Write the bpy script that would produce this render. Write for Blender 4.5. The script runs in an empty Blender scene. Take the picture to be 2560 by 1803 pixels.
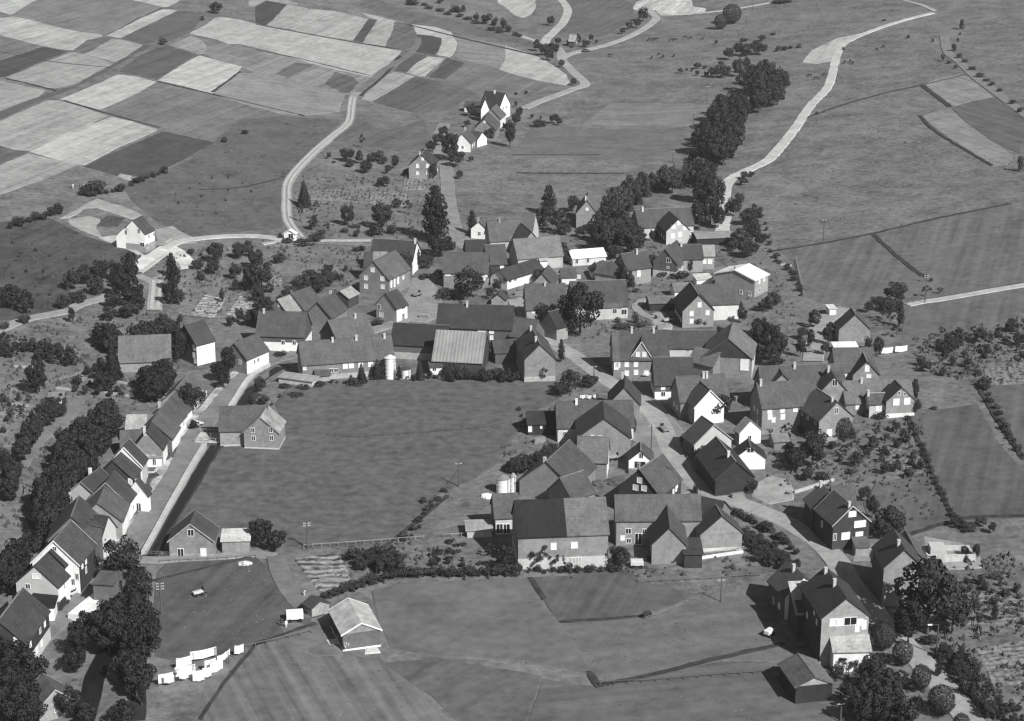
import bpy, bmesh, math, random
from mathutils import Vector, Matrix
from mathutils.geometry import delaunay_2d_cdt
R = math.radians
SC = bpy.context.scene
COL = SC.collection
# ------------------------------------------------------------ camera
FOC, PITCH, CAMH = 5000.0, R(18.5), 165.0
cd = bpy.data.cameras.new('camera'); cam = bpy.data.objects.new('camera', cd); COL.objects.link(cam)
cam.location = (0, 0, CAMH); cam.rotation_euler = (math.pi/2 - PITCH, 0, 0)
cd.sensor_width = 36; cd.lens = 36*FOC/2560; cd.clip_start = 1; cd.clip_end = 20000
SC.camera = cam
# ------------------------------------------------------------ light (a black and white photograph: neutral light)
SUN_EL, SUN_AZ = R(41), R(142)          # azimuth clockwise from +Y, the side the light comes from
w = bpy.data.worlds.new('World'); SC.world = w; w.use_nodes = True
nt = w.node_tree; bg = nt.nodes['Background']
sky = nt.nodes.new('ShaderNodeTexSky'); sky.sky_type = 'NISHITA'; sky.sun_disc = False
sky.sun_elevation = SUN_EL; sky.sun_rotation = SUN_AZ
bw = nt.nodes.new('ShaderNodeRGBToBW')
nt.links.new(sky.outputs[0], bw.inputs[0]); nt.links.new(bw.outputs[0], bg.inputs[0]); bg.inputs[1].default_value = 0.046
sd = bpy.data.lights.new('sun', 'SUN'); sun = bpy.data.objects.new('sun', sd); COL.objects.link(sun)
sd.energy = 5.0; sd.angle = R(0.6); sd.color = (0.985, 1.0, 0.978)
sv = Vector((math.sin(SUN_AZ)*math.cos(SUN_EL), math.cos(SUN_AZ)*math.cos(SUN_EL), math.sin(SUN_EL)))
sun.rotation_euler = sv.to_track_quat('Z', 'Y').to_euler(); sun.location = (0, 0, 400)
SC.view_settings.view_transform = 'Standard'; SC.view_settings.look = 'None'
SC.view_settings.exposure = 0.22; SC.view_settings.gamma = 1
SC.cycles.max_bounces = 4; SC.cycles.diffuse_bounces = 2
SC.cycles.filter_width = 1.35
# ------------------------------------------------------------ terrain
def sp(v, k):
    v = v/k
    return k*(v if v > 30 else math.log1p(math.exp(v)))
def T(x, y):
    bl = -104 + (y-384)*0.13 - 10
    br = 96 - 0.05*(y-420)
    a = 0.13*sp(bl-x, 28); a = a/(1+a/90)
    b = 0.12*sp(x-br, 28); b = b/(1+b/90)
    c = 0.035*sp(y-980, 60)
    return a + b + c + 0.5*math.sin(x*0.021)*math.sin(y*0.017)
CT, ST = math.cos(PITCH), math.sin(PITCH)
def ray(px, py):
    u = (px-1280)/FOC; v = (py-901.5)/FOC
    return Vector((u, CT - v*ST, -(ST + v*CT)))
def G(px, py, h=0.0):
    d = ray(px, py); f = lambda t: CAMH + t*d.z - T(t*d.x, t*d.y) - h
    t0 = 150; t = t0
    while f(t) > 0 and t < 4000: t0 = t; t += 12
    lo, hi = t0, t
    for _ in range(26):
        m = (lo+hi)/2
        if f(m) > 0: lo = m
        else: hi = m
    return Vector((lo*d.x, lo*d.y, CAMH + lo*d.z))
def atz(px, py, z):
    d = ray(px, py); t = (z-CAMH)/d.z
    return Vector((t*d.x, t*d.y, z))
def P(v):
    dx, dy, dz = v.x, v.y, v.z-CAMH
    dep = dy*CT - dz*ST; up = dy*ST + dz*CT
    return 1280 + FOC*dx/dep, 901.5 - FOC*up/dep
# ------------------------------------------------------------ materials
MATS = {}
def mat(kind, alb, var=0.12, sc=0.5, rough=0.9, **k):
    VF = 8.0 if kind in ('meadow_grass', 'field_crop', 'bare_earth', 'rough_grass', 'garden_bed', 'road_surface') else 5.0
    key = (kind, round(alb, 3), var, sc, rough, tuple(sorted(k.items())))
    if key in MATS: return MATS[key]
    m = bpy.data.materials.new(kind); m.use_nodes = True; n = m.node_tree.nodes; L = m.node_tree.links
    b = n['Principled BSDF']; b.inputs['Roughness'].default_value = rough; b.inputs['Specular IOR Level'].default_value = k.get('spec', 0.15)
    tc = n.new('ShaderNodeTexCoord'); co = tc.outputs['Object']
    def noise(scale, det=4, rg=0.6, src=co):
        t = n.new('ShaderNodeTexNoise'); t.inputs['Scale'].default_value = scale; t.inputs['Detail'].default_value = det
        t.inputs['Roughness'].default_value = rg; L.new(src, t.inputs['Vector']); return t.outputs['Fac']
    def math_(op, a, b_=None, c=None):
        t = n.new('ShaderNodeMath'); t.operation = op
        for i, v in enumerate((a, b_, c)):
            if v is None: continue
            if isinstance(v, (int, float)): t.inputs[i].default_value = v
            else: L.new(v, t.inputs[i])
        return t.outputs[0]
    tot = math_('MULTIPLY', math_('SUBTRACT', noise(sc), 0.5), var*VF)
    if k.get('v2'):   # a second, larger scale of variation
        tot = math_('ADD', tot, math_('MULTIPLY', math_('SUBTRACT', noise(k['s2'], 3), 0.5), k['v2']*VF))
    if k.get('v3'):
        tot = math_('ADD', tot, math_('MULTIPLY', math_('SUBTRACT', noise(k['s3'], 2), 0.5), k['v3']*VF))
    if 'ang' in k:    # streaks along a direction (furrows, mowing, boards)
        mp = n.new('ShaderNodeMapping'); mp.inputs['Rotation'].default_value = (0, 0, -k['ang']); mp2 = n.new('ShaderNodeMapping'); mp2.inputs['Scale'].default_value = (k.get('sx', 0.02), k.get('sy', 0.6), 0.3)
        L.new(co, mp.inputs['Vector']); L.new(mp.outputs[0], mp2.inputs['Vector'])
        st = noise(1.0, 3, 0.6, mp2.outputs[0])
        tot = math_('ADD', tot, math_('MULTIPLY', math_('SUBTRACT', st, 0.5), k.get('sv', 0.2)*4.5))
    if 'rows' in k:
        wv = n.new('ShaderNodeTexWave'); wv.inputs['Scale'].default_value = k['rows']; wv.bands_direction = k.get('rdir', 'X')
        wv.inputs['Distortion'].default_value = k.get('dist', 1.2); wv.inputs['Detail Scale'].default_value = 2
        if 'rang' in k:
            mp = n.new('ShaderNodeMapping'); mp.inputs['Rotation'].default_value = (0, 0, k['rang']); L.new(co, mp.inputs['Vector']); L.new(mp.outputs[0], wv.inputs['Vector'])
        else: L.new(co, wv.inputs['Vector'])
        tot = math_('ADD', tot, math_('MULTIPLY', math_('SUBTRACT', wv.outputs['Fac'], 0.5), k.get('rv', 0.3)))
    if k.get('spots'):   # scattered dark tufts
        vn = noise(k['spots'], 2, 0.7)
        s_ = math_('MULTIPLY', math_('MAXIMUM', math_('SUBTRACT', vn, 0.60), 0), -k.get('spv', 6.0))
        tot = math_('ADD', tot, s_)
    val = math_('MULTIPLY', math_('MAXIMUM', math_('ADD', tot, 1.0), 0.25), alb)
    val = math_('MINIMUM', val, 0.88)
    L.new(val, b.inputs['Base Color'])
    if k.get('bump'):
        bp = n.new('ShaderNodeBump'); bp.inputs['Strength'].default_value = k['bump']; bp.inputs['Distance'].default_value = 0.3
        L.new(tot, bp.inputs['Height']); L.new(bp.outputs[0], b.inputs['Normal'])
    MATS[key] = m
    return m
RJ = random.Random(9)
def roofm(a):
    a = a*.92*(RJ.choice((.72, .85, 1.0, 1.1, 1.25, 1.45)) if a < .15 else 1.0)
    return mat('roof_slates', a, 0.22, 1.6, 0.75, v2=0.20, s2=0.3, ang=math.pi/2, sx=0.12, sy=1.8, sv=0.12, rows=.8, rdir='Z', rv=.10, dist=1.5)
def wallm(a): return mat('house_wall', a, 0.18, 1.3, 0.9, v2=0.15, s2=0.3, rows=.9, rdir='Z', rv=.08, dist=1.0) if a < 0.5 else mat('white_render', a, 0.08, 1.0, 0.85, v2=0.10, s2=0.3)
def meadow(a, **k):
    a *= .86; d = dict(var=0.27, sc=0.55, v2=0.17, s2=0.12, v3=0.09, s3=0.03, bump=0.5); d.update(k)
    return mat('meadow_grass', a, **d)
# ------------------------------------------------------------ object helpers
def tag(o, label=None, cat=None, group=None, kind=None):
    if label: o['label'] = label
    if cat: o['category'] = cat
    if group: o['group'] = group
    if kind: o['kind'] = kind
    return o
def link(name, me, parent=None, loc=None, rz=None):
    o = bpy.data.objects.new(name, me); COL.objects.link(o)
    if parent: o.parent = parent
    if loc is not None: o.location = loc
    if rz is not None: o.rotation_euler = (0, 0, rz)
    return o
class MB:
    def __init__(s): s.v = []; s.f = []; s.m = []
    def quad(s, *p, m=0):
        i = len(s.v); s.v += [tuple(q) for q in p]; s.f.append(tuple(range(i, i+len(p)))); s.m.append(m)
    def box(s, x0, x1, y0, y1, z0, z1, m=0):
        i = len(s.v)
        s.v += [(x0,y0,z0),(x1,y0,z0),(x1,y1,z0),(x0,y1,z0),(x0,y0,z1),(x1,y0,z1),(x1,y1,z1),(x0,y1,z1)]
        for q in ((0,3,2,1),(4,5,6,7),(0,1,5,4),(1,2,6,5),(2,3,7,6),(3,0,4,7)):
            s.f.append(tuple(i+k for k in q)); s.m.append(m)
    def hexa(s, lo, hi, m=0):     # lo, hi: four points each, same winding
        i = len(s.v); s.v += [tuple(q) for q in lo] + [tuple(q) for q in hi]
        for q in ((0,3,2,1),(4,5,6,7),(0,1,5,4),(1,2,6,5),(2,3,7,6),(3,0,4,7)):
            s.f.append(tuple(i+k for k in q)); s.m.append(m)
    def cyl(s, cx, cy, z0, z1, r0, r1, n=12, m=0, cap=True, ax=(0, 0)):
        i = len(s.v)
        for k in range(n):
            a = 2*math.pi*k/n; s.v.append((cx+r0*math.cos(a), cy+r0*math.sin(a), z0))
        for k in range(n):
            a = 2*math.pi*k/n; s.v.append((cx+ax[0]+r1*math.cos(a), cy+ax[1]+r1*math.sin(a), z1))
        for k in range(n):
            s.f.append((i+k, i+(k+1) % n, i+n+(k+1) % n, i+n+k)); s.m.append(m)
        if cap:
            s.f.append(tuple(i+n+k for k in range(n))); s.m.append(m)
            s.f.append(tuple(i+n-1-k for k in range(n))); s.m.append(m)
    def mesh(s, name, mats):
        me = bpy.data.meshes.new(name); me.from_pydata(s.v, [], s.f)
        for m in mats: me.materials.append(m)
        me.polygons.foreach_set('material_index', s.m); me.update()
        return me
    def build(s, name, mats, parent=None, loc=None, rz=None):
        if not isinstance(mats, (list, tuple)): mats = [mats]
        return link(name, s.mesh(name, mats), parent, loc, rz)
# ------------------------------------------------------------ ground sheet
def graded(lo, hi, a, b, st, g=1.35):
    c = [a]
    while c[-1] < b: c.append(c[-1]+st)
    d = st; x = a; pre = []
    while x > lo: d *= g; x -= d; pre.append(x)
    d = st; x = c[-1]; post = []
    while x < hi: d *= g; x += d; post.append(x)
    return pre[::-1] + c + post
GX = graded(-3500, 3500, -420, 420, 6); GY = graded(-300, 9000, 250, 1450, 6)
me = bpy.data.meshes.new('ground')
nx, ny = len(GX), len(GY)
me.from_pydata([(x, y, T(x, y)) for y in GY for x in GX], [], [(j*nx+i, j*nx+i+1, (j+1)*nx+i+1, (j+1)*nx+i) for j in range(ny-1) for i in range(nx-1)])
me.materials.append(meadow(0.175, spots=0.35, spv=2.0, var=.2, v2=.14)); me.shade_smooth()
tag(link('ground', me), kind='structure')
LAYER = [0.0]
def sheet(name, poly, m, h=0.04, step=6.5, world=False, smooth=True, jag=0.0):
    """a flat patch lying on the terrain, outline given as photo pixels"""
    pts = [Vector(p) for p in poly] if world else [G(*p) for p in poly]
    if jag:
        q = []
        for i, p in enumerate(pts):
            n = pts[(i+1) % len(pts)]; L = (n-p).length; k = max(1, int(L/5))
            for j in range(k):
                v = p.lerp(n, j/k); q.append(v + Vector((random.uniform(-jag, jag), random.uniform(-jag, jag), 0)))
        pts = q
    P2 = [Vector((p.x, p.y)) for p in pts]
    # boundary subdivided
    B = []
    for i, p in enumerate(P2):
        n = P2[(i+1) % len(P2)]; k = max(1, int((n-p).length/step)); B += [p.lerp(n, j/k) for j in range(k)]
    E = [(i, (i+1) % len(B)) for i in range(len(B))]
    V = list(B)
    xs = [p.x for p in B]; ys = [p.y for p in B]
    def inside(x, y):
        c = False; j = len(B)-1
        for i in range(len(B)):
            if (B[i].y > y) != (B[j].y > y) and x < (B[j].x-B[i].x)*(y-B[i].y)/(B[j].y-B[i].y)+B[i].x: c = not c
            j = i
        return c
    x = min(xs)+step/2
    while x < max(xs):
        y = min(ys)+step/2
        while y < max(ys):
            if inside(x, y): V.append(Vector((x, y)))
            y += step
        x += step
    r = delaunay_2d_cdt(V, E, [], 1, 1e-4)
    LAYER[0] = (LAYER[0]+0.012) % 0.12
    hh = h + LAYER[0]
    me = bpy.data.meshes.new(name)
    vs = [(v.x, v.y, T(v.x, v.y)+hh) for v in r[0]]
    fs = []
    for f in r[2]:
        a, b, c = (r[0][k] for k in f[:3])
        fs.append(f if (b-a).cross(c-a) > 0 else f[::-1])
    nb = len(B); ar = sum(B[i].x*B[(i+1) % nb].y-B[(i+1) % nb].x*B[i].y for i in range(nb)); sg = 1 if ar > 0 else -1
    k0 = len(vs)
    for i in range(nb):      # a soft shoulder down into the ground all round
        t = (B[(i+1) % nb]-B[i-1]); t = t.normalized() if t.length > 1e-6 else Vector((1, 0)); q = B[i]+Vector((t.y, -t.x))*sg*.45
        vs.append((B[i].x, B[i].y, T(B[i].x, B[i].y)+hh)); vs.append((q.x, q.y, T(q.x, q.y)-.03))
    for i in range(nb):
        a = k0+2*i; b = k0+2*((i+1) % nb); f = (a, a+1, b+1, b); fs.append(f if sg > 0 else f[::-1])
    me.from_pydata(vs, [], fs); me.materials.append(m)
    if smooth: me.shade_smooth()
    return tag(link(name, me), kind='structure')
def smoothline(pts, step=3.0):
    """Catmull-Rom through world xy points"""
    out = []
    n = len(pts)
    for i in range(n-1):
        p0 = pts[max(i-1, 0)]; p1 = pts[i]; p2 = pts[i+1]; p3 = pts[min(i+2, n-1)]
        k = max(1, int((p2-p1).length/step))
        for j in range(k):
            t = j/k
            out.append(0.5*((2*p1)+(p2-p0)*t+(2*p0-5*p1+4*p2-p3)*t*t+(3*p1-p0-3*p2+p3)*t**3))
    out.append(pts[-1]); return out
ROADPTS = {}
def ribbon(name, line, width, m, h=0.12, off=0.0, kind='structure', step=3.0, world=False, jag=0.0, wend=None):
    pts = [Vector(p[:2]) for p in line] if world else [G(*p).xy for p in line]
    c = smoothline(pts, step); mb = MB(); prev = None
    if width > 1.5 and name != 'field_margin':
        for p in c: ROADPTS.setdefault((int(p.x//6), int(p.y//6)), []).append((p.x, p.y, width/2+.8))
    LAYER[0] = (LAYER[0]+0.012) % 0.12
    hh = h + LAYER[0]*.4
    for i, p in enumerate(c):
        t = (c[min(i+1, len(c)-1)]-c[max(i-1, 0)]).normalized(); n = Vector((-t.y, t.x))
        wd = width if wend is None else width+(wend-width)*i/(len(c)-1)
        row = []
        for s, dz in ((-0.5, -hh-.12), (-0.44, 0), (-0.15, 0), (0.15, 0), (0.44, 0), (0.5, -hh-.12)):
            q = p + n*(s*(wd + .3 + random.uniform(-jag, jag)) + off)
            row.append((q.x, q.y, T(q.x, q.y)+hh+dz))
        mb.v += row
        if i:
            a = 6*(i-1)
            for k in range(5): mb.f.append((a+k+1, a+k, a+6+k, a+7+k)); mb.m.append(0)
    o = mb.build(name, m)
    return tag(o, kind=kind) if kind else o
# ------------------------------------------------------------ fields, meadows, plots (outlines read off the photo)
Z = 3.5875
def tl(c, r, *p): return [(640*c + x/Z, 450*r + y/Z) for x, y in p]
FA = 1.27       # direction of cultivation on the left hill
def field(poly, a, ang=FA, sv=0.24, var=0.12, jag=0.25, name='field', **k):
    d = dict(v2=0.10, s2=0.09, ang=ang, sx=0.012, sy=0.42, sv=sv); d.update(k)
    return sheet(name, poly, mat('field_crop', a*.9, var, 0.4, **d), jag=jag)
LT, ML = 0.41, 0.31
# left hill, top left tile
field(tl(0,0,(-400,-60),(330,-60),(330,0),(230,50),(140,110),(90,130),(0,105),(-400,60)), LT)
field(tl(0,0,(330,-60),(1180,-60),(1200,5),(1460,65),(1230,150),(950,318),(700,280),(240,165),(110,140),(150,108),(240,50),(335,0)), .19)
field(tl(0,0,(1190,-40),(1650,-40),(1610,0),(1500,62),(1460,62),(1190,0)), LT)
field(tl(0,0,(-400,60),(-10,165),(120,150),(250,175),(480,235),(720,290),(900,312),(910,330),(780,360),(660,450),(540,440),(340,400),(0,315),(-400,240)), LT, sv=.28, var=.12)
field(tl(0,0,(955,320),(1230,180),(1460,85),(1590,90),(1500,135),(1300,235),(1075,340)), .40)
field(tl(0,0,(1060,270),(960,315),(1235,168),(1470,80),(1440,68)), .085)
field(tl(0,0,(1090,342),(1300,240),(1600,98),(1850,125),(1700,300),(1500,370),(1275,400),(1150,360)), .115, var=.1)
field(tl(0,0,(-400,260),(0,330),(340,405),(180,480),(0,535),(-400,700)), .17)
field(tl(0,0,(-400,720),(0,545),(180,490),(390,425),(600,462),(300,580),(40,695),(0,690),(-400,860)), .075)
field(tl(0,0,(660,455),(780,365),(930,332),(1000,348),(760,485)), .13)
field(tl(0,0,(755,488),(900,400),(1010,350),(1080,355),(1270,405),(1200,470),(1050,560),(900,520)), ML)
field(tl(0,0,(45,705),(350,580),(640,470),(710,478),(860,520),(1010,572),(850,650),(700,740),(560,775),(490,790),(400,785),(200,745)), ML, sv=.2)
field(tl(0,0,(-400,600),(0,722),(200,768),(400,812),(330,870),(0,990),(-400,1140)), ML, sv=.15)
field(tl(0,0,(-400,1330),(0,1075),(250,955),(480,860),(640,800),(1030,600),(1300,440),(1400,400),(1300,400),(1050,560),(1015,585),(700,760),(500,815),(330,880),(0,1000),(-400,1180)), .105)
field(tl(0,0,(545,890),(700,830),(900,745),(1060,668),(1230,692),(1395,735),(1250,830),(1100,900),(900,985),(720,935)), LT+.02, var=.12, sv=.2)
field(tl(0,0,(1080,625),(1290,485),(1500,402),(1600,440),(1755,490),(1600,590),(1400,718),(1250,680),(1090,645)), .105)
field(tl(0,0,(1520,405),(1720,325),(1790,350),(1855,420),(1860,470),(1790,488),(1650,440)), ML-.03)
field(tl(0,0,(1420,722),(1620,590),(1790,500),(1960,545),(2165,600),(2080,700),(1900,840),(1650,770)), LT+.04)
field([(513,131),(640,147),(672,127),(640,124),(560,108),(518,116)], .20)
field([(535,235),(560,208),(595,183),(640,184),(745,205),(862,236),(850,262),(846,280),(820,283),(760,288),(700,284),(640,270),(590,255)], ML-.06, sv=.16, ang=-.3)
field([(500,131),(560,112),(668,130),(760,150),(920,192),(930,200),(900,225),(880,235),(862,236),(745,205),(640,182),(605,168),(560,155)], .235)
field([(688,186),(738,157),(785,162),(720,193)], .125)
field([(812,210),(838,180),(882,193),(896,207),(872,234),(855,232)], .12)
field(tl(0,0,(910,992),(1100,900),(1420,740),(1650,800),(1900,855),(2296,962),(2600,1050),(2300,1180),(1910,1280),(1440,1180),(1200,1110),(970,1040)), .17)
field(tl(0,0,(-400,1240),(0,1092),(200,1000),(430,905),(540,905),(760,970),(960,1040),(500,1250),(260,1350),(120,1345),(0,1300),(-400,1200)), ML+.02)
field(tl(0,0,(275,1362),(600,1200),(1000,1050),(1180,1090),(1420,1165),(1000,1350),(760,1480),(680,1478),(480,1420)), LT, sv=.3, var=.12)
field(tl(0,0,(760,1495),(1100,1340),(1460,1180),(1700,1230),(1920,1282),(1600,1450),(1280,1610),(1050,1580),(870,1525)), .075, sv=.15)
field(tl(0,0,(-400,1240),(0,1310),(120,1345),(250,1362),(0,1480),(-400,1640)), .11)
field([(-100,430),(0,414),(70,384),(190,412),(120,443),(0,487),(-100,520)], ML)
field([(293,441),(300,435),(342,443),(352,450),(330,452)], .35)
# second tile
field([(640,17),(665,1),(715,11),(700,40),(662,64),(640,58)], .07)
field(tl(1,0,(-60,-30),(200,-30),(370,30),(370,42),(270,38),(95,5),(0,50),(-60,60)), ML)
field(tl(1,0,(285,42),(470,78),(380,170),(305,262),(100,228),(190,140)), ML+.02)
field(tl(1,0,(485,80),(700,100),(1005,172),(940,270),(868,365),(600,320),(312,266),(390,170)), ML+.05)
field(tl(1,0,(1012,172),(1080,180),(1010,290),(950,382),(872,368),(940,270)), .08)
field(tl(1,0,(1092,182),(1238,205),(1215,290),(1150,412),(960,384),(1020,290)), ML+.02, sv=.2)
field(tl(1,0,(1245,203),(1400,212),(1462,380),(1400,440),(1300,452),(1158,420),(1225,290)), .125)
field(tl(1,0,(950,118),(1100,150),(1252,190),(1235,205),(1100,180),(1000,150)), LT-.05)
field([(474,84),(510,66),(537,46),(552,43),(600,50),(640,61),(700,74),(820,96),(925,115),(1004,128),(975,155),(933,192),(925,192),(800,165),(668,125),(600,110),(571,109),(540,98)], LT-.02, sv=.14)
field(tl(1,0,(1400,222),(1600,245),(1745,288),(1800,390),(1780,460),(1740,512),(1625,492),(1668,400),(1665,342),(1600,325),(1445,305)), LT+.02)
field(tl(1,0,(1450,312),(1560,318),(1662,345),(1650,420),(1600,495),(1405,460),(1460,400)), .07)
field(tl(1,0,(1785,330),(2000,360),(2222,402),(2245,500),(2180,610),(2000,570),(1800,520),(1815,430)), ML-.08, sv=.25, ang=-.2)
field([(1262,114),(1280,120),(1310,129),(1350,145),(1390,168),(1415,188),(1422,205),(1414,213),(1350,202),(1280,185),(1250,174),(1264,150)], LT, sv=.18)
field(tl(1,0,(1350,652),(1440,570),(1545,508),(1690,522),(1600,600),(1510,682),(1480,685)), LT-.03)
field(tl(1,0,(1240,642),(1280,590),(1420,480),(1535,500),(1440,565),(1340,650),(1290,640)), .09)
field(tl(1,0,(1560,690),(1640,610),(1712,522),(1868,562),(1790,640),(1690,710)), .09)
field(tl(1,0,(955,890),(1010,800),(1130,700),(1240,648),(1420,682),(1250,790),(1040,905)), ML, sv=.15)
field(tl(1,0,(1050,912),(1250,800),(1430,690),(1680,738),(1500,870),(1300,985)), .10, sv=.2)
field(tl(1,0,(1700,715),(1880,565),(2150,615),(2500,730),(2620,780),(2420,880),(2250,860),(1900,800)), .165)
field(tl(1,0,(1310,985),(1500,880),(1690,745),(1900,805),(2000,870),(2020,900),(1850,900),(1800,980),(1440,1020)), .125)
# upper valley
field(tl(2,0,(-150,-40),(200,-40),(208,60),(170,130),(100,160),(30,140),(-60,60),(-120,30)), LT)
field(tl(2,0,(480,-40),(900,-60),(1100,60),(1080,180),(950,260),(780,340),(560,300),(400,300),(350,330),(500,180),(520,90)), .125, sv=.22, ang=1.1)
field(tl(2,0,(1090,60),(1120,20),(1250,-30),(1590,-40),(1620,60),(1735,75),(1725,105),(1600,130),(1340,140),(1290,90),(1210,110),(1085,85)), .52, sv=.35, var=.2, name='quarry_floor')
field(tl(2,0,(880,930),(1300,925),(1762,935),(1745,1000),(1740,1130),(1450,1135),(1000,1125),(640,1115),(760,1015)), .195, ang=0.03, sy=.25, sv=.28)
field(tl(2,0,(500,520),(700,460),(1300,470),(1300,500),(900,505),(640,520)), .16, ang=0)
field(tl(2,0,(-60,1380),(60,1330),(160,1180),(380,1160),(1560,1150),(1600,1400),(1200,1460),(300,1410),(-40,1400)), .150, ang=0.03, sv=.1)
field([(968,10),(1020,30),(1090,42),(1180,62),(1280,90),(1350,112),(1330,118),(1260,102),(1190,90),(1130,76),(1040,62),(960,40),(900,10),(930,-15)], .13)
# right hillside
field(tl(3,0,(320,560),(330,530),(400,450),(620,345),(830,300),(740,350),(640,400),(600,470),(560,552),(430,572)), .42)
field(tl(3,0,(1390,762),(1560,695),(1740,665),(1860,750),(2008,870),(1820,905),(1640,960),(1500,860)), .25, ang=-1.26)
field(tl(3,0,(1655,975),(1830,915),(2030,885),(2330,1050),(2310,1200),(2260,1380),(2000,1260),(1780,1100)), .125, ang=-1.26)
field(tl(3,0,(1390,1040),(1500,1000),(1630,985),(1900,1180),(2195,1400),(2140,1480),(2025,1490),(1700,1280),(1500,1140)), .245, ang=-1.26, sv=.16)
field([(1940,620),(2070,595),(2180,585),(2240,640),(2310,690),(2330,760),(2268,768),(2210,762),(2090,770),(2010,740),(1990,660)], .145)
field([(2185,585),(2330,545),(2520,510),(2590,540),(2590,710),(2470,728),(2330,752),(2310,690),(2245,640)], .145)
field([(2260,770),(2400,740),(2590,715),(2590,770),(2420,835),(2300,860),(2258,850)], .14)
field([(2262,1030),(2300,1035),(2440,1010),(2490,1100),(2560,1180),(2600,1240),(2600,1290),(2440,1300),(2375,1295),(2330,1180),(2290,1110)], .112)
field([(2190,1210),(2310,1185),(2330,1200),(2375,1300),(2240,1345),(2180,1320),(2160,1260)], .115)
field([(2456,965),(2600,950),(2600,1180),(2560,1150),(2500,1060)], .125)
# meadows round the village
field([(690,1010),(730,960),(820,950),(960,950),(1170,953),(1390,955),(1395,1000),(1310,1040),(1290,1080),(1240,1160),(1180,1200),(1090,1240),(1030,1300),(960,1370),(760,1368),(560,1330),(480,1270),(390,1380),(372,1388),(440,1270),(520,1140),(560,1118),(700,1112),(712,1060)], .118, ang=-.15, sv=.05, sy=.4, v2=.07, var=.2, jag=.1)
field([(935,1478),(1000,1462),(1180,1452),(1320,1448),(1345,1500),(1395,1560),(1440,1620),(1480,1690),(1300,1650),(1100,1640),(980,1620),(950,1560)], .150, sv=.14, ang=.8, sy=.25, jag=.3)
field([(1326,1445),(1420,1440),(1575,1425),(1600,1455),(1660,1465),(1700,1478),(1745,1485),(1640,1530),(1520,1548),(1398,1556),(1360,1500)], .112, var=.1, jag=.3)
field([(1400,1560),(1520,1552),(1640,1540),(1760,1490),(1900,1450),(1960,1580),(1975,1650),(1800,1650),(1650,1690),(1500,1715),(1445,1620)], .150, sv=.14, ang=.3, sy=.25, jag=.2)
field([(540,1640),(640,1600),(760,1590),(870,1640),(960,1650),(1060,1740),(1160,1830),(520,1830),(500,1760)], .150, ang=-1.2, sx=.015, sy=.5, sv=.40, jag=.3)
field([(395,1430),(420,1408),(640,1395),(690,1440),(780,1560),(700,1590),(540,1640),(430,1650),(392,1640),(385,1540)], .100, var=.1, jag=.2)
field([(1360,1700),(1500,1720),(1800,1655),(1960,1660),(2080,1800),(2060,1850),(1300,1850)], .130, var=.12, ang=.2, sv=.2, jag=.3)
field([(960,1660),(1100,1650),(1350,1690),(1300,1850),(1200,1850),(1080,1740)], .125, var=.14, ang=.9, sv=.2, jag=.3)
field([(310,470),(480,400),(600,300),(700,290),(860,300),(780,370),(700,470),(705,570),(470,590),(400,560),(330,500)], .118, var=.13, v2=.12, spots=.28, spv=4.5, ang=.4, sv=.05)
field([(-40,560),(120,545),(210,590),(370,640),(330,680),(200,680),(150,770),(60,800),(-40,800)], .078, var=.14, v2=.16, spots=.25, spv=3.5)
field([(960,330),(1060,300),(1090,370),(1000,380),(900,360),(830,350),(890,290)], .13, spots=.3, spv=3)
# bare earth and yards
def earth(poly, a=.42, name='yard', h=.14, jag=.5, var=.12):
    return sheet(name, poly, mat('bare_earth', a, var, .5, v2=.14, s2=.15, bump=.3), h=h, jag=jag)
earth(tl(0,1,(1190,760),(1340,660),(1420,600),(1560,585),(1650,640),(1740,740),(1700,790),(1620,800),(1560,700),(1500,660),(1400,710),(1260,815)), .55)
earth(tl(0,1,(520,350),(700,260),(880,175),(1100,240),(1270,320),(1190,350),(1000,290),(880,250),(760,260),(600,340)), .30)
earth(tl(0,1,(600,360),(800,330),(900,350),(850,430),(900,520),(700,440)), .33)
earth(tl(0,1,(900,520),(1060,500),(1230,640),(1330,690),(1290,700),(1080,600)), .42)
earth(tl(0,1,(1400,450),(1560,420),(1720,520),(1740,570),(1500,560),(1420,560)), .30)
earth([(1005,752),(1030,700),(1060,690),(1090,720),(1100,750),(1098,790),(1060,806),(1020,802),(1038,775)], .235)
earth([(1130,575),(1165,575),(1180,610),(1150,620),(1120,600)], .24)
earth([(1280,755),(1300,745),(1315,750),(1316,775),(1295,790),(1280,785)], .27)
earth([(1582,942),(1650,1010),(1700,1070),(1725,1150),(1730,1230),(1690,1238),(1672,1180),(1640,1140),(1590,1130),(1578,1070),(1585,1000)], .215, jag=.15, var=.06)
earth([(1625,785),(1660,780),(1682,815),(1682,822),(1640,822),(1630,800)], .32)
earth([(1730,578),(1830,580),(1822,600),(1796,603),(1760,592)], .28)
earth([(2130,1385),(2195,1360),(2190,1400),(2140,1402)], .26)
earth([(1880,1215),(1925,1190),(1965,1200),(1985,1250),(1930,1262),(1880,1240)], .30)
earth([(2315,1345),(2400,1360),(2440,1385),(2450,1420),(2390,1425),(2320,1420)], .28)
earth([(700,1560),(745,1560),(830,1590),(850,1640),(790,1640),(720,1610)], .15)
earth([(814,1600),(848,1597),(852,1609),(820,1612)], .6); earth([(912,1622),(938,1618),(945,1630),(918,1633)], .6)
earth([(1100,1010-90),(1190,925),(1185,942),(1100,940)], .16)
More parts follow.
